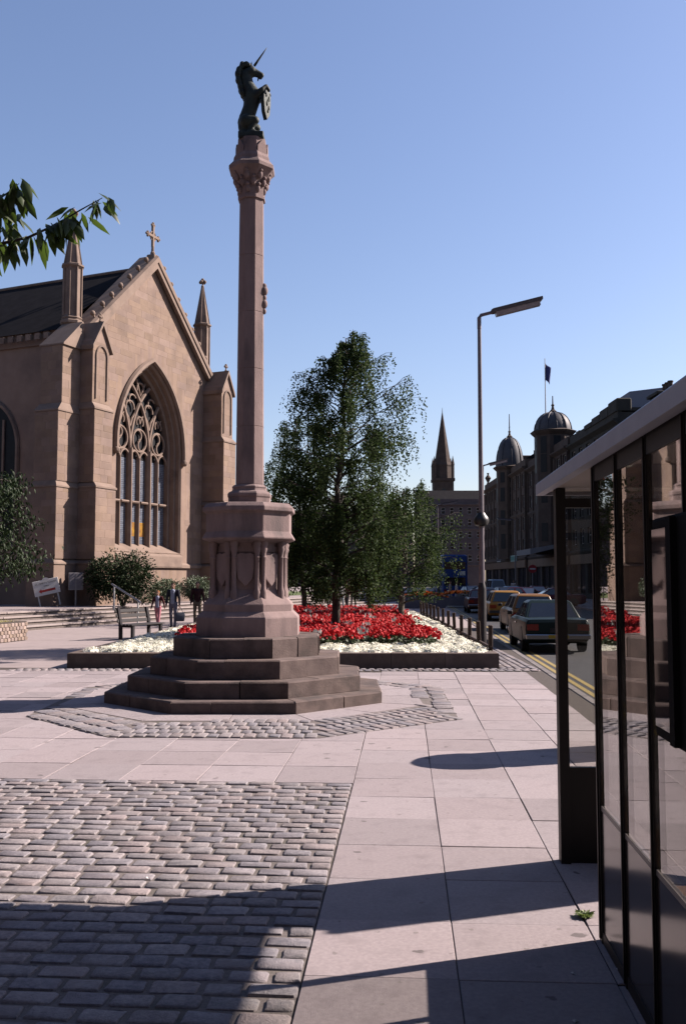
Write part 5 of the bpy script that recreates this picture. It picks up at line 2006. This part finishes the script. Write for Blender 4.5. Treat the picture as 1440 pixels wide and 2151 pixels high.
def stack(parent, x, y, z, m, n=3):
    c = MB().cbox(x - 1.1, x + 1.1, y - .5, y + .5, z - 1.2, z + 1.6, .08).build('chimney', m, parent)
    for k in range(n):
        MB().rev([(.2, z + 1.6), (.16, z + 2.2), (.21, z + 2.3)], 8, x - .65 + k * .65, y).build('chimney_pot', m_bstone[1], c)


for xx in (4, 13.5, 29):
    stack(A, xx, 5.5, zat(1003, 140) + 1.6, m_bstone[1])
for xx in (3.5, 18):
    stack(B, xx, 5.5, zat(948, 108) + 1.0, m_bstone[2])
# attic with two pale windows left of the first dome
at_ = MB().cbox(13.5, 19.0, .6, 5.0, zat(1003, 140) - .3, zat(1003, 140) + 2.4, .1).build('attic', m_bstone[0], A)
for k in range(2):
    MB().box(14.4 + k * 2.4, 15.8 + k * 2.4, .55, .61, zat(1003, 140) + .5, zat(1003, 140) + 1.9).build('pane', m_bframe, at_)
# urn on the parapet end, pilasters between the bays
for k in range(12):
    xk = k * 34 / 11
    MB().box(max(.0, xk - .28), min(34, xk + .28), -.14, -.004, 5.0, zat(1003, 140) - 1.5).build('pilaster', m_bstone[0], A)
for k in range(8):
    xk = k * 3.0
    MB().box(max(.0, xk - .26), min(21, xk + .26), -.14, -.004, 5.0, zat(948, 108) - 1.5).build('pilaster', m_bstone[1], B)
MB().rev([(.3, zat(1003, 140)), (.15, zat(1003, 140) + .4), (.5, zat(1003, 140) + 1.1), (.12, zat(1003, 140) + 1.6), (.2, zat(1003, 140) + 1.9)], 10, 1.0, .4).build('urn', m_bstone[0], A)
building((14.6, 178, 0), 0, 11.6, 16, zat(1048, 178), 5, 7, 'plain purplish stone block below the steeple at the street end', m_bstone[3], seed=6, roof=2.0, shops=False)
building((-40, 190, 0), 0, 54, 14, 13, 3, 18, 'long low stone terrace far behind the birch trees', m_bstone[3], seed=7, roof=3.0, shops=False)
# unseen tenements added behind and left of the viewer to block skylight
building((40, -16, 0), math.pi, 80, 12, 21, 5, 22, 'unseen long dark stone tenement added behind the viewer to block skylight', m_bstone[1], seed=8, roof=3.0)
building((-30, -14, 0), math.pi / 2, 44, 12, 18, 4, 14, 'unseen dark stone tenement added left of the view to block skylight', m_bstone[1], seed=9, roof=3.0)
# far steeple
q = at(931, 1218, 245)
SPR_ = thing('church_steeple', (q.x, 245, 0), 'slender dark stone steeple rising behind the street-end block', 'steeple')
zt = zat(1012, 245)
hw_ = 2.55
tw = MB()
tw.box(-hw_, hw_, -hw_, hw_, 0, zt)
tw.box(-hw_ - .3, hw_ + .3, -hw_ - .3, hw_ + .3, zt + .002, zt + .7)
tw.build('tower', m_bstone[1], SPR_)
MB().rev([(2.35, zt + .7), (2.2, zt + 3.8), (2.32, zt + 4.2), (2.0, zt + 5.0), (.08, zat(866, 245)), (.03, zat(856, 245))], 8, apothem=True).build('spire', m_bstone[1], SPR_)
for i in range(4):
    a = i * math.pi / 2 + math.pi / 4
    MB().rev([(.42, zt + .7), (.42, zt + 4.0), (.5, zt + 4.2), (.03, zt + 6.5)], 6, hw_ * .92 * math.sqrt(2) * math.cos(a), hw_ * .92 * math.sqrt(2) * math.sin(a)).build('pinnacle', m_bstone[1], SPR_)
    T = Matrix.Rotation(i * math.pi / 2, 4, 'Z')
    lv_ = MB(); lv_.M = T
    lv_.prism_y([(p.x, p.z) for p in arch_path(.75, zt - 3.2, 1.4, zt - 7, 6)], -hw_ - .04, -hw_ + .1)
    lv_.build('belfry_opening', m_black, SPR_)

# ================================================================ PLAZA FURNITURE
# bench beside the bed
BN = thing('park_bench', (-6.35, 29.6, 0), 'dark slatted park bench at the left end of the flower bed', 'bench', rz=R(66))
m_bwood = mat('bench_wood', (.02, .017, .02), (.035, .03, .032), 18, .7, .3, 60, stretch=(1, 6, 6))
# local x along the bench, seat faces -y
for k in range(4):
    MB().cbox(-.85, .85, -.42 + k * .125, -.32 + k * .125, .42, .46, .008).build('seat_slat', m_bwood, BN)
for k in range(3):
    o = MB(); o.M = Matrix.Translation((0, .12 + .045 * k, .56 + .15 * k)) @ Matrix.Rotation(R(-14), 4, 'X')
    o.cbox(-.85, .85, -.02, .02, -.05, .05, .008)
    o.build('back_slat', m_bwood, BN)
for sx in (-.72, .72):
    l_ = MB()
    l_.box(sx - .05, sx + .05, -.40, -.32, 0, .415)
    l_.loft([[(sx - .05, .04, 0), (sx + .05, .04, 0), (sx + .05, .12, 0), (sx - .05, .12, 0)], [(sx - .05, .05, .45), (sx + .05, .05, .45), (sx + .05, .13, .45), (sx - .05, .13, .45)], [(sx - .05, .16, .95), (sx + .05, .16, .95), (sx + .05, .23, .95), (sx - .05, .23, .95)]])
    l_.box(sx - .045, sx + .045, -.315, .045, .36, .415)
    l_.build('end_frame', mat('bench_concrete', (.03, .026, .03), (.05, .045, .05), 8, .9), BN)

# handrail on the stairs
pa, pb = at(240, 1230, 39), at(290, 1262, 37.2)
HR = thing('handrail', (pa.x, pa.y, 0), 'pale metal handrail on two posts on the church stairs', 'handrail')
d = pb - pa
ga = TZ
MB().tube([(-.1, 0, pa.z + .06), (d.x, d.y, pb.z), (d.x + .12, d.y - .1, pb.z - .08)], .04, 8).build('rail', m_steel, HR)
MB().tube([(0, 0, .55), (0, 0, pa.z + .0)], .035, 8).build('post', m_white, HR)
MB().tube([(d.x, d.y, .1), (d.x, d.y, pb.z - .02)], .035, 8).build('post', m_white, HR)

# granite-sett planter wall
PW0 = gnd(59, 1344)
PD = Vector((-.215, -.976, 0)).normalized()
PL = thing('planter_wall', PW0, 'low planter wall of small pink setts with dry grass at left edge', 'planter', rz=math.atan2(PD.y, PD.x))
# local x runs towards the viewer, the lit face is at +y
pl_core = MB().box(.05, 6.0, -1.5, -.03, 0, .56)
pl_core.build('core', m_joint, PL)
psm = [MB().cbox(-.085 + e, .085 - e, -.03, .03, -.048, .048, .012).mesh('sett', mat('pink_sett', (.36, .27, .235), (.46, .36, .31), 20, .9, .3, 80, rnd=.25)) for e in (0, .006, .012)]
for r_ in range(5):
    for k in range(32):
        x = .10 + k * .183 + (.09 if r_ % 2 else 0)
        if x > 5.9: continue
        link('sett', random.choice(psm), PL, (x, -.03, .055 + r_ * .106 + random.uniform(-.004, .004)), (0, 0, random.uniform(-.04, .04)))
    for k in range(7):
        link('sett', psm[0], PL, (.04, -.14 - k * .183 - (.09 if r_ % 2 else 0), .055 + r_ * .106), (0, 0, math.pi / 2))
gt = MB()
rd = random.Random(4)
for i in range(1600):
    c = Vector((rd.uniform(.3, 5.8), rd.uniform(-1.3, -.15), .55))
    t = c + Vector((rd.uniform(-.05, .05), rd.uniform(-.05, .05), rd.uniform(.03, .10)))
    gt.add([c + Vector((.012, 0, 0)), t, c - Vector((.012, 0, 0))], [(0, 1, 2)])
tag(gt.build('grass', leaf_mat('dry_grass', (.14, .13, .05), (.2, .17, .07), .2), PL), kind='stuff')

# tilted sign board and notice case before the church
SG = at(118, 1266, 43.0)
SGN = thing('sign_board', (SG.x, 42.2, TZ), 'tilted white sign board with red arrow on two legs before the church', 'sign', rz=R(20))
m_signw = mat('sign_white', (1.0, .98, .95), (.92, .9, .88), 5, .6)
Tt = Matrix.Rotation(R(-13), 4, 'Y')
b_ = MB(); b_.M = Tt
b_.cbox(-.55, .55, -.02, .02, .55, 1.22, .01)
bd = b_.build('board', m_signw, SGN)
b_ = MB(); b_.M = Tt
b_.prism_y([(-.12, 1.222), (.16, 1.222), (.12, 1.28), (.02, 1.31), (-.08, 1.28)], -.02, .02)
b_.build('board_crest', m_signw, SGN)
for sx in (-.42, .42):
    b_ = MB(); b_.M = Tt
    b_.box(sx - .03, sx + .03, .021, .06, -.0, .9)
    b_.build('leg', m_white, SGN)
b_ = MB(); b_.M = Tt
b_.prism_y([(-.36, .74), (-.24, .64), (-.24, .69), (.36, .69), (.36, .79), (-.24, .79), (-.24, .84)], -.026, -.0205)
b_.build('red_arrow', mat('sign_red', (.5, .05, .05), None, rough=.6), bd)


def text_part(txt, size, loc, parent, m, tilt=None, name='lettering'):
    cu = bpy.data.curves.new(name, 'FONT')
    cu.body = txt
    cu.size = size
    cu.align_x = 'CENTER'
    cu.extrude = .002
    o = bpy.data.objects.new(name, cu)
    COL.objects.link(o)
    dg = bpy.context.evaluated_depsgraph_get()
    me = bpy.data.meshes.new_from_object(o.evaluated_get(dg))
    bpy.data.objects.remove(o)
    me.materials.clear(); me.materials.append(m)
    M4 = (tilt or Matrix()) @ Matrix.Translation(loc) @ Matrix.Rotation(math.pi / 2, 4, 'X')
    me.transform(M4)
    return link(name, me, parent)


m_ink = mat('sign_ink', (.03, .03, .04), None, rough=.7)
text_part("ST. MARY'S TOWER", .105, (0, -.024, 1.04), bd, m_ink, Tt)
text_part('OPEN', .085, (0, -.024, .91), bd, m_ink, Tt)

NB = at(161, 1262, 43.4)
NC = thing('notice_board', (NB.x, 43.2, TZ), 'grey glazed notice case on a post beside the tilted white sign', 'notice board', rz=R(25))
MB().box(-.035, .035, -.035, .035, 0, .75).build('post', m_steel, NC)
MB().cbox(-.33, .33, -.05, .05, .72, 1.5, .015).build('case', m_steel, NC)
MB().box(-.28, .28, -.056, -.051, .77, 1.45).build('notice_sheet', mat('faded_paper', (.30, .29, .33), (.38, .36, .38), 6, .3), NC)
MB().box(-.02, .02, -.06, -.0565, .77, 1.45).build('glazing_bar', m_steel, NC)

# litter bin by the far planter + orange flower planters
def planter(loc, label, w_, d_, seed):
    rd = random.Random(seed)
    root = thing('street_planter', loc, label, 'planter', 'orange flower planters in the street')
    MB().loft([[(-w_ * .9, -d_ * .9, 0), (w_ * .9, -d_ * .9, 0), (w_ * .9, d_ * .9, 0), (-w_ * .9, d_ * .9, 0)], [(-w_, -d_, .62), (w_, -d_, .62), (w_, d_, .62), (-w_, d_, .62)]]).build('tub', mat('planter_concrete', (.14, .14, .18), (.2, .19, .23), 3, .9), root)
    f, g_ = MB(), MB()
    for i in range(900):
        x, y = rd.uniform(-w_, w_), rd.uniform(-d_, d_)
        z = .62 + .32 * (1 - (x / w_) ** 2) * rd.uniform(.5, 1) + .1
        n_ = Vector((rd.gauss(0, .6), rd.gauss(0, .6), 1)).normalized()
        t1 = n_.orthogonal(); t2 = n_.cross(t1)
        s_ = rd.uniform(.05, .09)
        (f if rd.random() < .72 else g_).add([Vector((x, y, z)) + t1 * s_, Vector((x, y, z)) + t2 * s_, Vector((x, y, z)) - t1 * s_, Vector((x, y, z)) - t2 * s_], [(0, 1, 2, 3)])
    tag(f.build('orange_flowers', m_orange, root), kind='stuff')
    tag(g_.build('leaves', m_gleaf, root), kind='stuff')


m_orange = leaf_mat('orange_petals', (.75, .22, .02), (.6, .10, .01), .2, .6)
q = gnd(890, 1277)
planter((q.x, q.y, 0), 'long planter of orange flowers just right of the low birch', 1.45, .8, 1)
q = gnd(966, 1272)
planter((q.x, q.y, 0), 'planter of orange flowers behind the post fence, left of lamp column', 1.6, .8, 2)

# railing at the stairs behind the trees
RL = thing('stair_railing', ST(22, -.2, 0), 'thin dark stair railing seen under the birch crowns', 'railing')
for k in range(3):
    p = ST(22, -.2 - k * .7) - ST(22, -.2)
    MB().tube([(p.x, p.y, .1), (p.x, p.y, 1.1 + .2 * k)], .025, 6).build('post', m_black, RL)
p0, p1 = ST(22, -.2) - ST(22, -.2), ST(22, -1.6) - ST(22, -.2)
MB().tube([(p0.x, p0.y, 1.1), (p1.x, p1.y, 1.5)], .03, 6).build('rail', m_black, RL)

# no-entry sign far down the street
q = at(1118, 1218, 96)
NE = thing('no_entry_sign', (q.x, 96, -.0), 'round red no-entry sign on a post before the corner block', 'road sign')
MB().tube([(0, 0, 0), (0, 0, 3.3)], .05, 8).build('post', m_steel, NE)
dd = MB(); dd.M = Matrix.Translation((0, -.07, 2.9)) @ Matrix.Rotation(math.pi / 2, 4, 'X')
dd.rev([(.42, -.02), (.42, .02)], 24)
disc = dd.build('disc', mat('sign_red_face', (.45, .03, .04), None, rough=.5), NE)
MB().box(-.28, .28, -.105, -.095, 2.83, 2.97).build('bar', m_white, disc)


# ================================================================ PEOPLE
m_skin = mat('skin', (.50, .28, .20), (.56, .33, .24), 8, .6)


def cloth(name, c):
    return mat(name, c, tuple(x * .8 for x in c), 9, .95, .3, 40)


def person(loc, rz, H, label, top_c, leg_c, hair_c, shoe_c, stride=.0, arm=(.1, .1), jacket=None, elbow=(.2, .2), long_sleeve=True, vox=.017, group=None, skirt=False):
    """faces -y; stride = half step angle, arm = swing of left/right arm (radians, + forward)"""
    root = thing('person', loc, label, 'person', group, rz)
    s = H / 1.70

    def J(x, y, z): return Vector((x * s, y * s, z * s))
    hip, chest, neck, head = J(0, 0, .92), J(0, -.01, 1.28), J(0, 0, 1.46), J(0, -.02, 1.58)
    limbs = {}
    for i, sx in enumerate((-1, 1)):
        a = stride * sx
        hp = J(sx * .09, 0, .90)
        kn = hp + J(sx * .01, -.44 * math.sin(a), -.44 * math.cos(a))
        b = a - (.35 if a < 0 else .08)* abs(stride) * 2
        an = kn + J(0, -.42 * math.sin(b), -.42 * math.cos(b))
        limbs[('leg', i)] = (hp, kn, an)
        sh = J(sx * .185, 0, 1.39)
        aa = arm[i]
        el = sh + J(sx * .06, -.29 * math.sin(aa), -.29 * math.cos(aa))
        ab = aa + elbow[i]
        wr = el + J(sx * .015, -.25 * math.sin(ab), -.25 * math.cos(ab))
        limbs[('arm', i)] = (sh, el, wr)
    low = min(limbs[('leg', 0)][2].z, limbs[('leg', 1)][2].z) - .075 * s
    lift = Vector((0, 0, -low))

    def caps_(b, p, q, r0, r1, n=6, fy=1.0):
        for k in range(n + 1):
            t = k / n
            r = (r0 + (r1 - r0) * t) * s
            b.ball(p.lerp(q, t) + lift, (r, r * fy, r), 10, 7)
    # body: one continuous skin
    b = MB()
    caps_(b, hip, chest, .125, .13, 6, .75)
    caps_(b, chest, neck + J(0, 0, -.05), .12, .06, 5, .75)
    caps_(b, neck + J(0, 0, -.06), head, .052, .056, 4)
    b.ball(head + J(0, 0, .03) + lift, (.075 * s, .092 * s, .105 * s), 14, 10)
    b.ball(head + J(0, -.035, -.045) + lift, (.055 * s, .06 * s, .055 * s), 12, 8)
    b.ball(head + J(0, -.098, .005) + lift, (.014 * s, .022 * s, .026 * s), 8, 6)
    for sx in (-1, 1):
        b.ball(head + J(sx * .077, .0, .015) + lift, (.012 * s, .022 * s, .03 * s), 8, 6)
    for i, sx in enumerate((-1, 1)):
        hp, kn, an = limbs[('leg', i)]
        caps_(b, hp, kn, .082, .052); caps_(b, kn, an, .052, .036)
        sh, el, wr = limbs[('arm', i)]
        caps_(b, sh, el, .05, .038); caps_(b, el, wr, .038, .026)
        dr = (wr - el).normalized()
        pm = wr + dr * .05 * s
        caps_(b, wr, pm, .028, .033, 3, .7)
        for f in range(4):
            o = J(0, (f - 1.5) * .018, 0)
            caps_(b, pm + o, pm + o + dr * (.075 - .008 * abs(f - 1.3)) * s + J(-sx * .015, -.01, 0), .0105, .008, 4)
        caps_(b, pm + J(0, -.025, .01), pm + J(-sx * .005, -.055, -.035), .012, .009, 3)
    remesh(b, 'body', m_skin, root, vox * .62 * s, 1)
    # trousers
    b = MB()
    caps_(b, hip + J(0, 0, .06), hip + J(0, 0, -.06), .142, .14, 4, .82)
    for i in (0, 1):
        hp, kn, an = limbs[('leg', i)]
        caps_(b, hp, kn, .098, .07); caps_(b, kn, an + J(0, 0, .03), .07, .058)
    remesh(b, 'trousers', leg_c, root, vox * s, 1)
    # top
    b = MB()
    caps_(b, hip + J(0, 0, .02), chest, .15, .152, 6, .8)
    caps_(b, chest, neck + J(0, 0, -.04), .15, .07, 5, .78)
    for i in (0, 1):
        sh, el, wr = limbs[('arm', i)]
        caps_(b, chest + J((-1, 1)[i] * .08, 0, .06), sh, .09, .068, 3)
        caps_(b, sh, el, .066, .053)
        if long_sleeve: caps_(b, el, wr, .053, .042)
    remesh(b, 'jacket' if jacket else 'top', top_c, root, vox * s, 1)
    if jacket:      # shirt front showing between the open jacket
        b = MB()
        caps_(b, hip + J(0, -.055, .03), chest + J(0, -.055, .10), .10, .10, 6, .85)
        remesh(b, 'shirt', jacket, root, vox * s, 1)
    # hair
    b = MB()
    b.ball(head + J(0, .018, .055) + lift, (.088 * s, .098 * s, .095 * s), 14, 9)
    caps_(b, head + J(0, .06, .04), head + J(0, .065, -.05), .06, .045, 3)
    for sx in (-1, 1):
        caps_(b, head + J(sx * .068, .02, .05), head + J(sx * .068, .03, -.03), .028, .02, 3)
    remesh(b, 'hair', hair_c, root, vox * .7 * s, 1)
    for i in (0, 1):
        an = limbs[('leg', i)][2]
        b = MB()
        caps_(b, an + J(0, .02, -.04), an + J(0, -.13, -.05), .042, .036, 4, 1.0)
        sho = remesh(b, 'shoe', shoe_c, root, vox * .8 * s, 1)
    ey = MB()
    for sx in (-1, 1):
        ey.ball(head + J(sx * .03, -.085, .03) + lift, (.012 * s, .008 * s, .008 * s), 8, 5)
    ey.build('eyes', m_ink, root)
    return root, limbs, lift, s


h_brown, h_dark, h_ginger = cloth('hair_brown', (.08, .04, .02)), cloth('hair_dark', (.03, .022, .02)), cloth('hair_ginger', (.42, .17, .06))
w_sh, b_sh = cloth('white_shoes', (.62, .62, .66)), cloth('black_shoes', (.03, .03, .03))
g1 = gnd(331, 1316)
person(g1, R(-8), 1.36, 'girl in pink trousers and dark red cardigan walking beside a woman', cloth('maroon_knit', (.11, .02, .025)), cloth('pink_cotton', (.75, .30, .36)), h_ginger, w_sh, .26, (.25, -.5), cloth('pale_blue_tee', (.5, .52, .68)), (.3, .2))
g2 = gnd(363, 1318)
pr, lm, lf_, s_ = person(g2, R(-6), 1.64, 'woman in navy jacket, pale top and grey trousers carrying a bag', cloth('navy_cloth', (.025, .025, .045)), cloth('grey_cloth', (.20, .20, .27)), h_brown, b_sh, .10, (.05, .0), cloth('pale_grey_top', (.42, .46, .60)), (.15, .1))
hand = lm[('arm', 1)][2] + lf_
BG = thing('shopping_bag', pr.matrix_basis @ (hand + Vector((.03, 0, -.62))), 'grey-blue carrier bag held by the woman in the navy jacket', 'bag', rz=R(20))
MB().loft([[(-.15, -.06, 0), (.15, -.06, 0), (.15, .06, 0), (-.15, .06, 0)], [(-.18, -.08, .2), (.18, -.08, .2), (.18, .08, .2), (-.18, .08, .2)], [(-.16, -.04, .34), (.16, -.04, .34), (.16, .04, .34), (-.16, .04, .34)]]).build('body', cloth('bag_grey', (.14, .15, .19)), BG, smooth=True, bevel=.02)
MB().tube([(-.10, 0, .33), (-.05, 0, .48), (0, 0, .53), (.05, 0, .48), (.10, 0, .33)], .012, 6).build('handle', cloth('bag_grey', (.14, .15, .19)), BG)
g3 = gnd(414, 1312)
person(g3, R(10), 1.68, 'walker in dark red sweater and khaki trousers left of the pedestal', cloth('dark_red_knit', (.055, .014, .018)), cloth('khaki_cloth', (.24, .19, .14)), h_dark, b_sh, .14, (.1, .15), None, (.2, .35))
GW = 'walkers far down the street'
q = gnd(922, 1262)
person((q.x, 74, 0), R(70), 1.68, 'walker in pale cap and cream clothes between the orange planters', cloth('cream_cloth', (.5, .42, .36)), cloth('cream_cloth2', (.55, .5, .46)), cloth('brown_cap', (.2, .1, .07)), b_sh, .2, (.2, -.2), vox=.03)
for (u, Y, rz, H, lab, c, l, hr) in (
        (958, 71, 80, 1.66, 'walker in a white coat right of the orange planters', (.75, .68, .62), (.5, .5, .55), h_dark),
        (979, 96, 30, 1.7, 'far walker in a pale jacket left of the lamp column', (.6, .6, .55), (.05, .05, .06), h_dark),
        (1078, 92, -20, 1.72, 'far walker in a white shirt crossing between the cars', (.7, .62, .58), (.08, .08, .12), h_brown),
        (716, 56, 20, 1.62, 'bystander in a pale blouse right of the tall birch trunk', (.6, .58, .56), (.35, .38, .42), h_brown),
        (728, 58, -30, 1.7, 'bystander in a dark red coat beside the pale blouse', (.12, .03, .03), (.06, .05, .06), h_dark),
        (742, 60, 10, 1.72, 'bystander in dark clothes under the birch, farthest right of three', (.03, .03, .04), (.04, .04, .05), h_dark)):
    q = at(u, 1230, Y)
    person((q.x, Y, 0 if u > 800 else 0), R(rz), H, lab, cloth('top_%d' % u, c), cloth('legs_%d' % u, l), hr, b_sh, .18, (.2, -.15), vox=.03)
